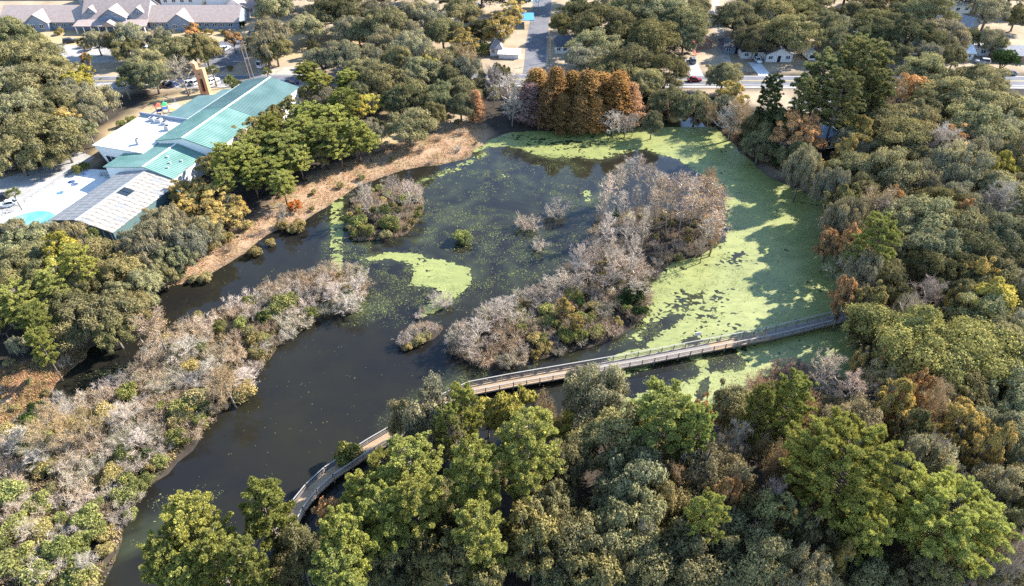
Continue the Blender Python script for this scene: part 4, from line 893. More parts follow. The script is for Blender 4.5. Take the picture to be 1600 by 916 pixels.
PR_ = dict(bigoak=[oak_proto(160, 70000, .27, 10.5, 13.5, 64, moss=700)], oak=[oak_proto(100+i) for i in range(5)], mossy=[oak_proto(120+i, 26000, .26, ncl=46, moss=3600, rag=.6) for i in range(4)], upright=[oak_proto(140+i, 17000, .25, 4.2, 12.0, 30, .25, moss=250) for i in range(4)],
           pine=[pine_proto(200+i) for i in range(6)], tallpine=[pine_proto(230+i, 4.0, 23, .36, 58) for i in range(3)], bigpine=[pine_proto(250+i, 8.0, 22, .42, 125, .55, 66, 1.9) for i in range(2)], bare=[bare_proto(300+i) for i in range(4)], barelf=[bare_proto(320+i, leaves=1500) for i in range(3)],
           stand=[bare_proto(340+i, 1.9, 12.0, 20, 6, 9, .40, up=1.0) for i in range(5)],
           cypress=[cypress_proto(400+i, 3.2, 17.0, 17000) for i in range(4)], thin=[bare_proto(430+i, 1.7, 13.0, 20, 4, 6, .52, 300, .18) for i in range(5)], palm=[palm_proto(500+i) for i in range(2)],
           shrub=[shrub_proto(600+i) for i in range(5)], twig=[twig_shrub_proto(620+i) for i in range(5)], twiglf=[twig_shrub_proto(640+i, leaves=900) for i in range(4)])

# kinds: prototype, object name, category, look, colour, height(R), second colour (moss or leaves)
GREYTW, PINKTW, TANTW = (.42, .365, .305), (.395, .32, .24), (.41, .315, .20)
KIND = {
 'P': ('pine', 'pine_tree', 'pine', 'yellow-green pine', (0.265, 0.28, 0.092), lambda R: 16+1.2*R), 'Q': ('tallpine', 'pine_tree', 'pine', 'tall full-crowned pine', (0.245, 0.26, 0.09), lambda R: 18+1.0*R),
 'L': ('bigpine', 'pine_tree', 'pine', 'great dome-crowned pine', (0.35, 0.365, 0.11), lambda R: 21),
 'J': ('bigoak', 'oak_tree', 'oak', 'great domed oak', (0.205, 0.21, 0.085), lambda R: 14),
 'V': ('stand', 'bare_tree', 'tree', 'slender upright bare tree', GREYTW, lambda R: 12),
 'O': ('oak', 'oak_tree', 'oak', 'olive-green oak', (0.225, 0.218, 0.122), lambda R: 4.5+.85*R), 'G': ('mossy', 'mossy_oak', 'oak', 'grey mossy oak', (0.255, 0.24, 0.155), lambda R: 4.8+.9*R),
 'D': ('oak', 'evergreen_oak', 'tree', 'dark evergreen oak', (0.155, 0.155, 0.085), lambda R: 4.5+.85*R), 'Y': ('upright', 'leafy_tree', 'tree', 'bright yellow-green leafy tree', (0.33, 0.31, 0.085), lambda R: 5+1.3*R),  # D: dark oaks, the oak meshes with darker leaves
 'U': ('upright', 'leafy_tree', 'tree', 'olive leafy tree', (0.215, 0.205, 0.095), lambda R: 5+1.35*R), 'A': ('upright', 'autumn_tree', 'tree', 'orange autumn tree', (0.4, 0.245, 0.12), lambda R: 4.5+1.3*R), 'T': ('upright', 'autumn_tree', 'tree', 'golden-olive autumn tree', (0.36, 0.285, 0.11), lambda R: 4.5+1.3*R),
 'B': ('bare', 'bare_tree', 'tree', 'bare grey tree', GREYTW, lambda R: 5+1.2*R), 'N': ('barelf', 'bare_tree', 'tree', 'half-bare tan tree', TANTW, lambda R: 5+1.3*R, (.26, .19, .10)),
 'C': ('cypress', 'cypress_tree', 'cypress', 'orange-brown cypress', (0.38, 0.2, 0.06), lambda R: 11+1.9*R), 'H': ('thin', 'thin_cypress', 'cypress', 'thin sparse cypress', GREYTW, lambda R: 8+2.0*R, (.30, .20, .11)),
 'M': ('palm', 'palmetto', 'palm', 'palmetto with a round head', (.11, .13, .05), lambda R: 3.2+1.3*R),
 'S': ('shrub', 'shrub', 'shrub', 'green leafy shrub', (.20, .22, .085), lambda R: .5+1.0*R), 'K': ('shrub', 'shrub', 'shrub', 'olive-tan brushy shrub', (.28, .25, .125), lambda R: .4+.9*R), 'E': ('shrub', 'shrub', 'shrub', 'dark evergreen shrub', (.045, .075, .030), lambda R: .8+1.1*R),
 'W': ('twig', 'bare_shrub', 'shrub', 'bare grey-brown shrub', GREYTW, lambda R: .4+1.05*R), 'X': ('twiglf', 'bare_shrub', 'shrub', 'twiggy pinkish-tan shrub', PINKTW, lambda R: .4+1.05*R, (.27, .20, .12)), 'Z': ('twiglf', 'bare_shrub', 'shrub', 'twiggy shrub with pale green leaves', GREYTW, lambda R: .4+1.05*R, (.20, .21, .10)),
}
NEAR, EAST, FAR_R, FAR_C, HOME, WEST, BANKP, LOWL = 'in the near wood below the boardwalk', 'in the wood right of the duckweed', 'in the yards beyond the road, top right', 'in the wood beyond the pond, top centre', 'in front of the care home', 'in the grove left of the service lane', 'between the green roof and the pond', 'in the wood below the pool hall'
plants = []
def plant(kind, px, py, w, zone=None, label=None, col=None, h=None, base=False, R=None):
    K = KIND[kind]; pr = PR_[K[0]]; z = ZG+4; Rr = 3.0
    for _ in range(4):
        x, y = at(px, py, z); Rr = R or (w*(1.1 if kind in 'OGDU' else 1))/2/scale_at(x, y, z); hh = h or K[5](Rr)+(4.5 if zone == NEAR and kind in 'OGDUNB' else 1.5 if zone == EAST and kind in 'OGDUNB' else 0); z = .3 if base else hh*pr[0]['zc']+.6
    plants.append(dict(kind=kind, x=x, y=y, R=Rr, h=hh, zone=zone, label=label, col=col, px=px, py=py))
def batch(kind, zone, txt, **kw):
    for t in txt.split(';'):
        t = t.strip()
        if t: a = [float(v) for v in t.split(',')]; plant(kind, *a, zone=zone, **kw)
batch('P', NEAR, '305,828,112;418,806,84;262,880,80;345,890,95;300,912,80;545,866,92;598,812,88;655,806,76;742,762,92;722,640,58;700,668,50;1040,655,98;1085,690,60;1228,640,62;1180,655,50;1100,820,60')
plant('S', 540, 703, 48, NEAR, 'bushy green tree top poking over the boardwalk rail at its left bend', h=5)
batch('P', NEAR, '602,730,74;574,776,86', h=13); batch('P', NEAR, '645,742,92', h=17)
batch('Q', NEAR, '748,838,92;826,716,98;530,905,80;395,900,62')
plant('L', 1310, 745, 168, NEAR, 'largest dome-crowned bright pine at lower right of the near wood', h=22); plant('L', 1475, 815, 146, NEAR, 'second largest bright pine, nearest the lower right corner', h=20); plant('L', 1345, 835, 96, NEAR, 'lower bright pine right below the largest dome-crowned pine', h=16)
batch('G', NEAR, '672,662,104;930,618,108;1108,745,112;1330,668,108;1450,735,84;640,655,60;1260,910,90;1180,690,60;1545,770,80')
batch('O', NEAR, '965,690,140;985,770,130;975,835,120;850,800,100;905,870,110;1090,860,140;1170,890,110;1440,900,100;1575,690,100;1590,770,80;1150,640,76;880,745,80;1010,900,100;1355,905,90;1545,870,90;1040,790,70')
batch('U', NEAR, '835,855,100;700,890,90;1190,815,76;1265,845,70;1420,690,60;760,900,80;930,920,100')
batch('Y', NEAR, '805,638,84;762,645,58;886,668,62;925,655,40')
batch('D', NEAR, '468,868,76;620,885,76;690,835,60;1240,740,70;1590,840,70;575,840,50;660,880,60;440,900,60;870,910,60;1400,780,50')
batch('A', NEAR, '508,795,52', h=8); batch('A', NEAR, '1118,800,40;1085,665,34;1135,795,36;1415,622,50', h=15); batch('T', NEAR, '1505,676,78;1548,716,56;1395,640,60;1310,880,44;1450,870,44', h=15); batch('B', NEAR, '1200,800,58;1590,890,70;1000,860,50;1150,700,60;1555,905,60;1440,725,56;1110,715,50;720,700,44', h=14); batch('N', NEAR, '1250,660,60;1060,760,50;850,650,60;1440,640,60;1210,735,50', h=14)
plant('J', 1450, 548, 186, EAST, 'broad domed olive oak beside the boardwalk end, largest at right')
batch('D', EAST, '1372,512,84;1345,345,80;1400,400,90;1375,440,80;1560,445,100;1520,400,90;1330,265,70;1215,195,70;1190,220,50;1185,195,56;1245,245,60;1455,165,80;1600,560,80;1440,420,80;1490,430,80;1345,300,60;1470,330,70;1360,270,60;1590,385,80;1500,470,70')
batch('O', EAST, '1440,352,108;1462,400,96;1385,272,96;1420,228,104;1520,208,100;1570,370,110;1555,300,92;1500,365,84;1560,555,110;1490,608,108;1565,615,100;1500,150,110;1570,170,92;1425,192,90;1360,196,84;1530,125,84;1590,250,90;1540,500,90;1595,470,80;1450,110,70;1600,310,80;1310,330,50')
batch('G', EAST, '1490,262,96;1540,242,80;1462,258,70;1420,492,70;1460,640,80;1380,600,70;1560,210,80;1590,520,80;1400,345,70;1500,320,80;1440,290,70;1330,225,60;1550,420,80;1405,560,60')
batch('A', EAST, '1428,138,52;1392,318,46;1322,462,42;1502,225,62;1300,372,40;1320,380,36;1385,560,38;1505,340,40;1395,650,40', h=13)
plant('A', 1245, 207, 88, EAST, 'large round orange-brown tree on the bank beside the blue roof', (.46, .27, .13))
plant('A', 1412, 625, 60, EAST, 'rust orange tree under the broad domed oak', (.40, .23, .10)); batch('T', EAST, '1338,216,52;1490,468,50;1400,585,44;1385,540,34;1320,235,40;1270,255,50;1340,560,30;1440,345,40;1520,430,44', h=12)
batch('Y', EAST, '1531,206,40;1543,478,80;1565,262,40;1540,270,36;1570,300,30', h=13); batch('N', EAST, '1372,328,72;1392,152,60;1355,425,60;1510,545,50;1590,330,40'); batch('B', EAST, '1470,240,70;1330,420,60;1440,470,60;1500,250,50;1540,330,60;1330,610,60;1290,575,60'); batch('B', EAST, '1485,262,64;1560,322,56;1380,335,50;1450,235,50;1590,460,50;1420,500,50', h=13)
batch('P', EAST, '1282,122,84;1345,122,92;1310,160,70;1255,160,40;1330,100,60;1360,140,60;1365,105,40', col=(.19,.195,.095)); batch('U', EAST, '1318,310,54;1335,395,50;1362,465,46', h=15)
batch('G', EAST, '1322,345,60;1345,430,60;1255,262,50;1300,290,50', h=14)
batch('P', EAST, '1365,385,56', h=19)
plant('P', 1201, 160, 36, EAST, 'small dark pine on the straw bank left of the orange tree', (.07, .09, .045))
batch('D', FAR_R, '1180,62,61;1290,42,64;1372,36,85;1420,52,88;1590,25,46;1516,62,33;1350,60,46;1400,85,46'); batch('O', FAR_R, '1150,28,74;1205,18,77;1232,52,85;1302,66,55;1440,20,83;1385,10,74;1250,15,64;1490,92,33;1555,70,28;1330,20,46'); batch('G', FAR_R, '1466,52,74;1490,60,46;1545,20,52;1320,42,46;1445,85,46;1545,62,40'); batch('E', FAR_R, '1568,96,42')
batch('D', FAR_C, '950,36,88;1010,60,101;1060,36,88;985,100,88;905,22,70;1040,112,64;600,128,70;645,152,66;682,152,52;522,20,74;720,140,55;560,150,46;780,120,37;750,50,40;720,165,46;1070,60,55;880,40,46;620,160,55;700,120,46')
batch('O', FAR_C, '930,70,79;1030,15,88;985,15,83;600,42,74;692,48,74;566,112,64;1132,118,63;640,198,64;705,92,64;720,16,64;660,112,61;1050,150,64;1090,160,55;480,42,55;425,48,48;430,12,64;1090,14,46;1005,130,64;960,110,74;620,95,55;680,180,37;1020,190,37;560,50,46;1080,20,46')
batch('G', FAR_C, '545,42,52;645,78,64;540,92,64;502,92,55;650,20,64;915,92,64;1000,90,55;600,70,55;690,100,55;575,90,55;730,110,55;590,20,55;670,30,55;640,50,46;1130,165,55;630,130,46')
batch('T', FAR_C, '780,40,70;800,22,46;728,75,46;1140,150,46;720,60,37'); batch('N', FAR_C, '720,92,46;1150,180,55;1110,175,37;735,105,37'); batch('B', FAR_C, '793,140,59;770,125,46;800,165,46;1145,185,46'); batch('Y', FAR_C, '580,163,42;560,172,37;668,110,37'); batch('P', FAR_C, '480,112,48;500,130,42;545,130,37', h=9.5)
batch('S', FAR_C, '755,78,31;695,165,46;665,175,37;785,62,28')
for i, (a, b_, c_, cc) in enumerate([(838,150,66,(0.263,0.185,0.068)),(868,152,60,(0.221,0.157,0.060)),(893,150,60,(0.284,0.197,0.068)),(918,152,62,(0.263,0.186,0.065)),(942,150,60,(0.294,0.204,0.071)),(965,152,62,(0.347,0.239,0.085)),(985,162,46,(0.378,0.265,0.145)),(930,176,44,(0.378,0.251,0.085)),(855,172,50,(0.179,0.125,0.060)),(905,178,46,(0.231,0.157,0.060)),(880,178,44,(0.200,0.137,0.054)),(828,165,50,(0.210,0.155,0.136))]):
    plant('C', a, b_-2, c_*1.04, 'at the top of the pond', None, (1.22*cc[0], 1.08*cc[1], 1.25*cc[2]), h=[13.5, 16.0, 14.5, 17.5, 14.5, 17, 12.5][i] if i < 7 else 11.0)
plant('C', 744, 168, 32, FAR_C, 'small rusty cypress standing alone on the shaded bank', (.42, .26, .15), h=10)
batch('B', 'at the foot of the orange cypress stand', '960,190,40;978,190,36;990,188,30', h=7)
for k_, (x_, kd) in enumerate(zip(range(440, 1640, 52), 'ODGODOGDOOGDODGOODGODGOD')):
    if not (825 < x_ < 875 or 1100 < x_ < 1130): plant(kd, x_, -8-(k_*7) % 16, 56+(k_*13) % 24, 'beyond the far gardens along the top edge')
batch('O', HOME, '232,98,66;240,120,52;215,112,50;275,78,66;300,75,56;320,80,50;200,78,44'); batch('D', HOME, '185,68,40;430,78,50;418,85,40'); batch('G', HOME, '205,60,52;255,64,50;415,72,60;425,55,60;150,64,34;170,66,30'); batch('B', HOME, '285,118,52;245,65,40'); batch('A', HOME, '363,60,28;300,52,30;135,95,16')
batch('M', HOME, '194,132,26;332,113,22;418,116,18;362,132,26;137,92,18;370,134,20;128,68,18;320,96,18;252,112,16')
batch('D', WEST, '20,58,80;42,92,86;-10,100,80;70,185,66;20,205,90;-10,180,80'); batch('O', WEST, '62,128,86;92,172,70;60,215,96;30,180,84;118,205,52;100,225,60;25,240,80;5,140,70;88,108,50;60,75,50;80,240,50'); batch('G', WEST, '142,160,64;115,150,50;18,125,60;130,180,50;95,140,50;-5,230,70'); batch('Y', WEST, '118,130,46;132,118,36'); batch('T', WEST, '100,195,46;40,150,30;122,215,30'); batch('M', WEST, '22,305,22;138,205,26')
batch('S', WEST, '122,268,18;134,262,18;205,188,20;190,196,16;38,265,20')
batch('P', BANKP, '402,226,64;445,232,76;482,186,56;520,186,56;552,208,54;505,218,56;382,246,56;352,256,48;540,165,44;470,205,50;425,205,44', h=13); batch('P', BANKP, '468,250,56;420,268,60;530,232,44;575,218,40;395,278,46;352,285,36;440,285,40', h=9.5); batch('U', BANKP, '428,180,38;452,169,34;398,204,44;372,214,44;410,192,44;330,262,34', h=8); batch('G', BANKP, '490,212,42;580,208,44;515,160,44', h=9); batch('U', BANKP, '560,228,40;500,240,40;440,262,40;345,245,36', h=8)
batch('T', LOWL, '305,300,60;340,304,50;358,338,52;285,298,40;288,328,40;332,330,50;372,326,36', h=7); batch('G', LOWL, '246,372,74;295,374,66;222,395,66;272,350,50;60,372,64;108,372,60;20,368,60;240,350,40'); batch('O', LOWL, '320,362,54;272,400,58;182,425,76;150,490,108;222,440,66;40,385,76;30,415,76;150,402,66;208,470,56;130,455,60;20,445,60;185,468,62;85,480,60;110,512,56;60,400,60;250,420,40'); batch('K', LOWL, '330,385,34;310,395,30;355,372,30;280,425,30;385,352,26')
batch('Y', LOWL, '100,395,70;95,425,60;120,440,50;-5,500,50'); batch('P', LOWL, '30,470,66;55,500,52;60,532,36;125,420,50;80,445,46', h=13.5); batch('M', LOWL, '145,370,24;152,378,20'); batch('D', LOWL, '175,510,60;110,480,60;60,440,50')
plant('N', 245, 520, 76, 'x', 'large feathery half-bare tree leaning over the left channel', (.43, .33, .24), h=9.5)

# ------------------------------------------------------------------ scattered individuals: shrubs of the islands and the brushy bank, young trees filling the woods
def darts(P, dmin, rs, tries=6000, keep=None):
    lo, hi = P.min(0), P.max(0); c = rs.uniform(lo, hi, (tries, 2)); c = c[inside(P, c[:, 0], c[:, 1])]
    if keep is not None: c = c[keep(c[:, 0], c[:, 1])]
    out = []
    for p in c:
        if all((p[0]-q_[0])**2+(p[1]-q_[1])**2 > dmin*dmin for q_ in out): out.append(p)
    return np.array(out)
def scatter(zone, pts, dmin, kinds, r0, r1, seed, keep=None, col=None):
    rs = np.random.default_rng(seed); ks = list(kinds); pw_ = np.array([kinds[k] for k in ks]); pw_ = pw_/pw_.sum()
    for p in darts(poly_w(pts), dmin, rs, keep=keep):
        k = ks[rs.choice(len(ks), p=pw_)]; R = rs.uniform(r0, r1); h = KIND[k][5](R)
        plants.append(dict(kind=k, x=p[0], y=p[1], R=R, h=h, zone=zone, label=None, col=col if k in 'XW' else None, px=None, py=None))
on_land = lambda x, y: shore(x, y) > -.1
edge = lambda x, y: (shore(x, y) > -.5) & (shore(x, y) < 2.4)
ISA, ISB, ISC, PENE, PENI, LAKE, SBNK, RBRU = 'on the small round island', 'on the large central island', 'on the tiny shrub islet', "on the brushy peninsula's far tip", 'on the brushy peninsula', 'standing alone in the open water', 'along the straw bank', 'on the brown brush spit'
for k, zn, px, py, w, lb in [('S', LAKE, 722, 366, 32, 'lone pale green shrub in the middle of the pond'), ('W', LAKE, 868, 325, 36, 'bare grey shrub in open water left of the tall island trees'), ('W', LAKE, 823, 345, 34, 'bare grey shrub in open water, leftmost of three'), ('W', LAKE, 843, 378, 26, 'small bare shrub in the island shadow on the water'), ('B', ISB, 907, 402, 40, 'rounded lilac-grey bare tree at the left edge of the large island')]:
    plant(k, px, py, w, zn, lb)
batch('W', 'beside the lime duckweed swirl', '690,465,34;655,490,14;660,480,12')
batch('W', ISC, '630,530,22;645,520,24;662,515,24;676,510,20'); batch('K', ISC, '655,528,26;668,522,20;638,538,18')
batch('B', ISA, '572,310,44;612,298,44;640,302,36;655,300,24'); scatter(ISA, ISL_A, 2.3, dict(X=4, S=3, K=3, W=1), .9, 1.7, 71, on_land)
batch('S', ISA, '560,345,32;600,330,30;632,312,26;610,350,36;575,358,30')
# large central island: tall bare stand, thin cypresses, brush in front
batch('V', ISB, '950,298,38;968,278,36;984,262,38;1000,258,36;1016,272,34;942,325,36;972,318,36;994,312,36;950,358,36;980,368,36;1006,360,34;955,400,36;990,402,36;1028,300,30', h=13.5)
batch('B', ISB, '960,405,50;995,420,60;930,395,44', h=7)
batch('H', ISB, '1040,300,36;1052,310,34;1062,300,34;1075,310,34;1088,300,40;1100,296,44;1113,305,40;1095,330,44;1112,335,44;1120,350,40;1030,310,34;1018,320,34;1080,330,40;1068,335,36;1105,360,40;1048,330,34;1118,320,36', h=13)
batch('N', ISB, '1116,310,36;1114,335,38;1118,362,38;1112,282,34', h=8.5, col=(.50, .36, .26))
batch('B', ISB, '770,490,56;795,480,50;745,520,56;730,540,48;720,520,44;860,455,56;880,440,44;915,425,50;960,440,60;990,450,50;900,445,40;835,462,40;755,500,40', h=5.5)
batch('E', ISB, '990,462,44;975,470,30;1000,485,28;905,480,26;880,490,24'); batch('S', ISB, '895,465,34;905,520,36;885,525,34;860,505,30;920,500,30;980,480,26;845,530,28;815,515,26;935,515,26'); batch('T', ISB, '885,480,26;900,500,22')
scatter(ISB, [(705,538),(715,560),(762,578),(832,566),(902,546),(962,532),(1008,492),(1014,445),(950,400),(890,430),(850,452),(800,472),(752,500)], 2.3, dict(X=6, K=4, W=3, Z=3, S=1.5), 1.1, 2.2, 72, on_land)
scatter(ISB, [(930,345),(1125,340),(1120,385),(1014,440),(925,410)], 3.0, dict(X=5, K=4, W=2, E=1), 1.0, 1.8, 73, on_land)
# peninsula
batch('S', PENI, '440,478,44;455,470,36;425,490,34;315,545,30;390,470,30;280,640,40;300,635,30;310,655,36;250,640,30;195,770,50;215,760,40;135,810,50;150,830,44;60,790,50;90,860,60;30,880,60;60,900,60;120,895,60;30,820,50;20,770,50;150,790,30;250,720,30;200,800,30')
batch('E', PENI, '300,628,30;320,640,28;275,650,26;60,640,36;45,655,30;230,710,24;410,500,26'); batch('N', PENI, '90,655,50;140,665,40;355,600,54;100,680,40;60,690,44'); batch('B', PENI, '555,445,50;525,455,50;545,470,50;505,445,36;380,590,50;290,545,50;195,650,60;215,690,50;330,575,46;100,645,34;45,830,40;130,880,40;60,720,50;30,690,50', h=4.6)
scatter(PENE, [(566,428),(520,428),(470,435),(420,458),(385,480),(410,560),(440,540),(500,500),(552,488),(570,456)], 2.3, dict(X=6, W=6, Z=3, K=2, S=1), 1.2, 2.2, 74, on_land)
scatter(PENI, [(385,480),(330,492),(290,512),(250,550),(215,590),(170,614),(130,640),(60,650),(20,690),(-40,740),(-60,800),(330,650),(400,610),(398,590),(410,560)], 2.8, dict(X=7, W=4, Z=4, K=4, S=1.2), 1.4, 2.5, 75, on_land)
scatter(PENI, [(-60,800),(-60,960),(150,940),(200,805),(240,752),(330,650)], 2.5, dict(X=4, W=2, Z=4, K=5, S=2.5), 1.2, 2.2, 76, on_land)
# banks
plant('T', 460, 320, 26, SBNK, 'small bright orange shrub on the straw bank', (.42, .15, .04), h=3)
scatter(SBNK, BANK[0], 6.5, dict(K=5, X=4, W=2), .6, 1.3, 77, on_land); scatter('on the lower left straw bank', BANK[1], 4.5, dict(K=5, X=3), .7, 1.4, 78, on_land)
batch('B', SBNK, '440,330,22;225,395,24'); batch('K', SBNK, '440,348,24;465,350,30;455,355,20;320,430,24;300,432,20;400,390,24;420,375,20')
scatter(RBRU, [(1140,628),(1190,594),(1240,570),(1320,600),(1285,640),(1200,650),(1150,645)], 2.4, dict(X=6, W=2, K=2, Z=1), 1.2, 2.2, 79, col=(.34, .235, .175))
scatter('in the marsh at the right shore', [(1300,330),(1340,330),(1350,480),(1322,470),(1318,400)], 3.2, dict(X=4, W=3, E=3, Z=2), 1.2, 2.4, 80, col=(.33, .25, .20))
scatter('along the shaded north bank', [(1000,178),(1110,184),(1170,245),(1290,312),(1320,300),(1200,225),(1130,160),(1010,165)], 3.4, dict(E=4, X=3, K=2), 1.0, 2.0, 81, on_land)
batch('K', HOME, '50,52,16;92,52,14;95,48,12;330,52,12;348,52,12;322,50,12;140,75,20;130,72,16;360,108,14'); batch('E', HOME, '380,40,12;300,50,12;312,50,10')
batch('M', 'beside the street wall near the tower', '360,130,20;375,134,18')
# young trees that close the gaps in the woods
def clear_of(x, y):
    ok = (np.abs(y-RY) > 8) & on_land(x, y) & (shore(x, y) > 1.0)
    for poly in KEEP: ok &= ~inside(poly, x, y)
    return ok
KEEP = [np.array([lw(-33, -38), lw(8, -38), lw(8, 45), lw(-33, 45)]), poly_w([(855,60),(930,60),(940,110),(850,110)], ZG), poly_w([(1050,80),(1130,70),(1130,135),(1040,135)], ZG), poly_w([(1150,70),(1280,80),(1300,140),(1140,140)], ZG), poly_w([(700,0),(880,-30),(870,130),(760,110)], ZG)]
ptx = [(p['x'], p['y'], p['R']) for p in plants if p['kind'] in 'PQOGDUYATBNC']
def fill(zone, pts, dmin, kinds, r0, r1, seed, f=.80):
    rs = np.random.default_rng(seed); P = poly_w(pts, ZG); ks = list(kinds); pw_ = np.array([kinds[k] for k in ks], float); pw_ /= pw_.sum(); A = np.array(ptx)
    for p in darts(P, dmin, rs, 2500, clear_of):
        R = rs.uniform(r0, r1)
        if np.any(np.hypot(A[:, 0]-p[0], A[:, 1]-p[1]) < f*A[:, 2]+.35*R): continue
        k = ks[rs.choice(len(ks), p=pw_)]; ptx.append((p[0], p[1], R))
        plants.append(dict(kind=k, x=p[0], y=p[1], R=R, h=KIND[k][5](R)*rs.uniform(.75, .95), zone=zone, label=None, col=None, px=None, py=None))
fill(NEAR, [(1140,640),(1095,668),(1000,685),(880,705),(780,730),(700,775),(620,815),(540,860),(440,915),(350,975),(310,1060),(1720,1060),(1720,640),(1345,605),(1285,655),(1235,660)], 4.2, dict(D=3, O=4, U=3, G=2, N=1), 1.8, 2.9, 91, .62)
fill(EAST, [(1345,600),(1350,480),(1330,430),(1325,370),(1305,318),(1215,270),(1290,235),(1290,190),(1650,175),(1720,640)], 4.6, dict(D=4, O=4, U=2, G=3, B=1, N=1), 2.0, 3.2, 92, .65)
fill(FAR_C, [(480,150),(490,90),(620,70),(700,70),(720,115),(820,112),(860,120),(1020,120),(1035,150),(990,178),(870,198),(780,198),(745,150),(690,190),(600,172),(540,150)], 6.0, dict(D=4, O=4, G=4), 2.0, 3.0, 93, .8)
fill(WEST, [(-60,70),(50,70),(110,120),(150,155),(165,185),(150,215),(110,235),(0,265),(-60,270)], 4.6, dict(D=3, O=4, G=2), 2.0, 3.2, 96, .65)
fill(BANKP, [(330,275),(400,205),(480,165),(585,205),(600,222),(520,258),(440,298),(395,325)], 4.4, dict(O=3, U=3, D=2, K=2), 1.6, 2.6, 97, .55)
fill(LOWL, [(-60,365),(60,360),(130,385),(175,395),(240,380),(290,340),(345,310),(390,345),(330,400),(262,440),(240,462),(190,520),(140,540),(60,560),(-60,585)], 4.4, dict(O=4, U=2, D=3, G=2, T=1), 1.7, 2.8, 98, .6)

# ------------------------------------------------------------------ plants: build and name
PXA = np.array([p['x'] for p in plants]); PYA = np.array([p['y'] for p in plants]); PZA = ground_z(PXA, PYA)
ORD = 'first second third fourth fifth sixth seventh eighth ninth tenth eleventh twelfth'.split()
groups = {}
for p, z in zip(plants, PZA):
    p['z'] = max(float(z), -.15); cx, cy = px_of(p['x'], p['y'], p['z']+p['h']*.6); p['cx'], p['cy'] = cx, cy
    if p['label'] is None: groups.setdefault((KIND[p['kind']][3], p['zone']), []).append(p)
for (look, zone_), g in groups.items():
    if len(g) == 1: g[0]['label'] = f'{look} {zone_}, the only one there'; continue
    g.sort(key=lambda p: p['cy']); nrow = max(1, math.ceil(len(g)/9)); rows = [g[i*len(g)//nrow:(i+1)*len(g)//nrow] for i in range(nrow)]
    for i, row in enumerate(rows):
        row.sort(key=lambda p: p['cx']); rw = '' if nrow == 1 else ('back row, ' if i == 0 else 'front row, ' if i == nrow-1 else f'{ORD[i]} row, ')
        for j, p in enumerate(row): p['label'] = f'{look} {zone_}, {rw}'+('leftmost' if j == 0 else 'rightmost' if j == len(row)-1 else f'{ORD[j]} from left')
prs = np.random.default_rng(55)
for p in plants:
    K = KIND[p['kind']]; pool = PR_[K[0]]; pr = pool[prs.integers(len(pool))]
    e = tag(empty(K[1], (p['x'], p['y'], p['z']), prs.uniform(0, 6.283)), p['label'], K[2], f"{K[3]}s {p['zone']}" if not K[3].endswith('leaves') and 'head' not in K[3] else f"{K[1].replace('_', ' ')}s {p['zone']}")
    sxy = p['R']/pr['R']; e.scale = (sxy*prs.uniform(.84, 1.18), sxy*prs.uniform(.84, 1.18), p['h']/pr['H']*prs.uniform(.92, 1.1))
    if p['kind'] in 'BNHTA': e.rotation_euler[0] = prs.normal(0, .05); e.rotation_euler[1] = prs.normal(0, .05)
    col = np.array(p['col'] or K[4]); v = prs.uniform(.74, 1.30); wc = prs.normal(.02, .045 if p['kind'] in 'OGDUK' else .025); hue = np.array([wc, prs.normal(0, .02), -1.4*wc]); col = np.clip(col*v*(1+hue), .01, .8)
    stem_ = link(pr['trunk'].name.split('.')[0], pr['trunk'], e); cr = link(pr['crown'].name.split('.')[0], pr['crown'], e); cr.color = (*col, 1)
    if pr['moss'] is not None:
        m_ = link(pr['moss'].name.split('.')[0], pr['moss'], e); c2 = np.array(K[6] if len(K) > 6 else (.30, .30, .25))*prs.uniform(.8, 1.2); m_.color = (*c2, 1); m_['kind'] = 'stuff'

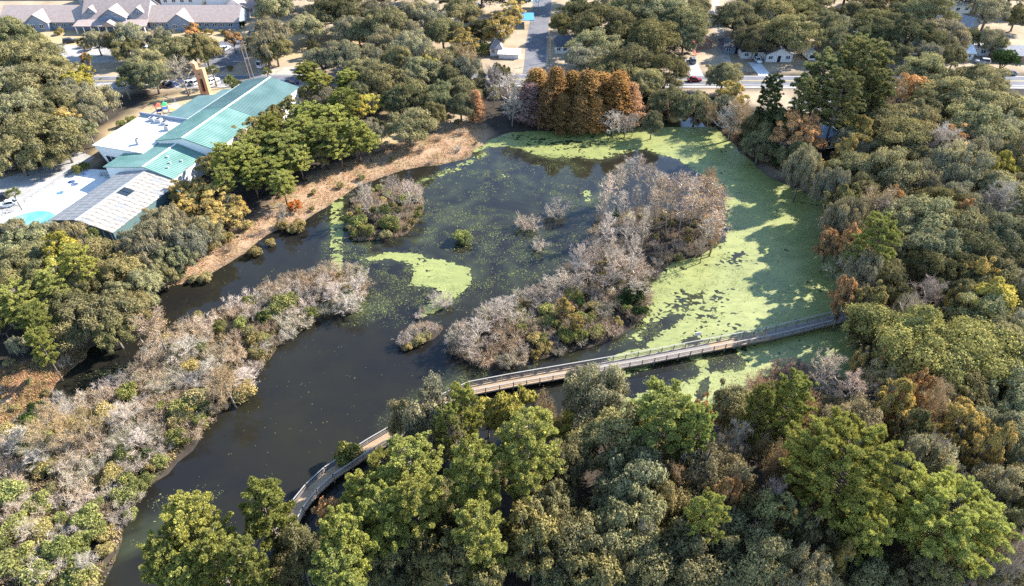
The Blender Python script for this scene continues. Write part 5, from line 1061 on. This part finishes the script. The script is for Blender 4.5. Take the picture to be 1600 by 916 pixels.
# ------------------------------------------------------------------ ground cover
def ground_cover(name, label, polys, n, col, hgt, wid, seed, m='leaf', keep=on_land, lean=.5):
    rs = np.random.default_rng(seed); pts_ = []
    for poly in polys:
        P = poly_w(poly, .5); lo, hi = P.min(0), P.max(0); c = rs.uniform(lo, hi, (n*3, 2)); c = c[inside(P, c[:, 0], c[:, 1])]
        c = c[fbm(c[:, 0], c[:, 1], 3.0, 3, seed) > .42]; pts_.append(c)
    c = np.vstack(pts_); c = c[keep(c[:, 0], c[:, 1])]
    if len(c) > n: c = c[rs.choice(len(c), n, replace=False)]
    z = np.maximum(ground_z(c[:, 0], c[:, 1]), -.05); k = len(c); p0 = np.stack([c[:, 0], c[:, 1], z-.05], -1); d = np.stack([rs.normal(0, lean, k), rs.normal(0, lean, k), np.ones(k)], -1)
    p1 = p0+nrm(d)*(hgt*rs.uniform(.4, 1.3, k))[:, None]; v, f = ribbons(p0, p1, wid, wid*.5, rs)
    o = tag(link(name, mesh_np(name, v, f, M[m], rs.random(k))), label, None, None, 'stuff'); o.color = (*col, 1); return o
PEN = [(566,428),(470,435),(380,480),(290,512),(215,592),(130,640),(60,650),(-40,740),(-60,960),(150,960),(200,805),(240,752),(335,650),(400,600),(500,500),(566,460)]
ground_cover('brush', 'low tan and grey brush between the shrubs of the peninsula', [PEN], 42000, (.36, .29, .20), .8, .11, 801)
ground_cover('green_undergrowth', 'low green weeds among the brush of the peninsula', [PEN], 16000, (.21, .22, .08), .7, .14, 802)
ground_cover('island_brush', 'low pinkish-tan brush covering the islands', [ISL_A, ISL_B, ISL_C], 26000, (.38, .30, .22), .7, .10, 803)
ground_cover('dry_grass', 'dry straw-coloured grass on the sunny left banks', BANK, 40000, (.50, .345, .23), .42, .085, 804)
ground_cover('brown_weeds', 'dead brown weeds among the straw of the left banks', BANK, 5000, (.22, .15, .10), .7, .10, 814)
ground_cover('bank_greens', 'low olive weeds scattered over the straw banks', BANK, 9000, (.22, .21, .08), .5, .13, 824)
ground_cover('reeds', 'brown reed fringe along the duckweed shore', [[(1140,640),(1190,590),(1240,562),(1335,590),(1285,645),(1200,655)], [(1000,172),(1110,184),(1170,245),(1300,312),(1330,300),(1200,215),(1130,150)]], 16000, (.20, .14, .09), 1.0, .09, 805, keep=lambda x, y: shore(x, y) > -1.2)
ground_cover('leaf_litter', 'fallen brown leaves on the floor of the near wood', [[(1140,640),(1000,685),(780,730),(620,815),(440,915),(330,1060),(1720,1060),(1720,640)]], 14000, (.10, .07, .045), .2, .16, 806, lean=2.5)
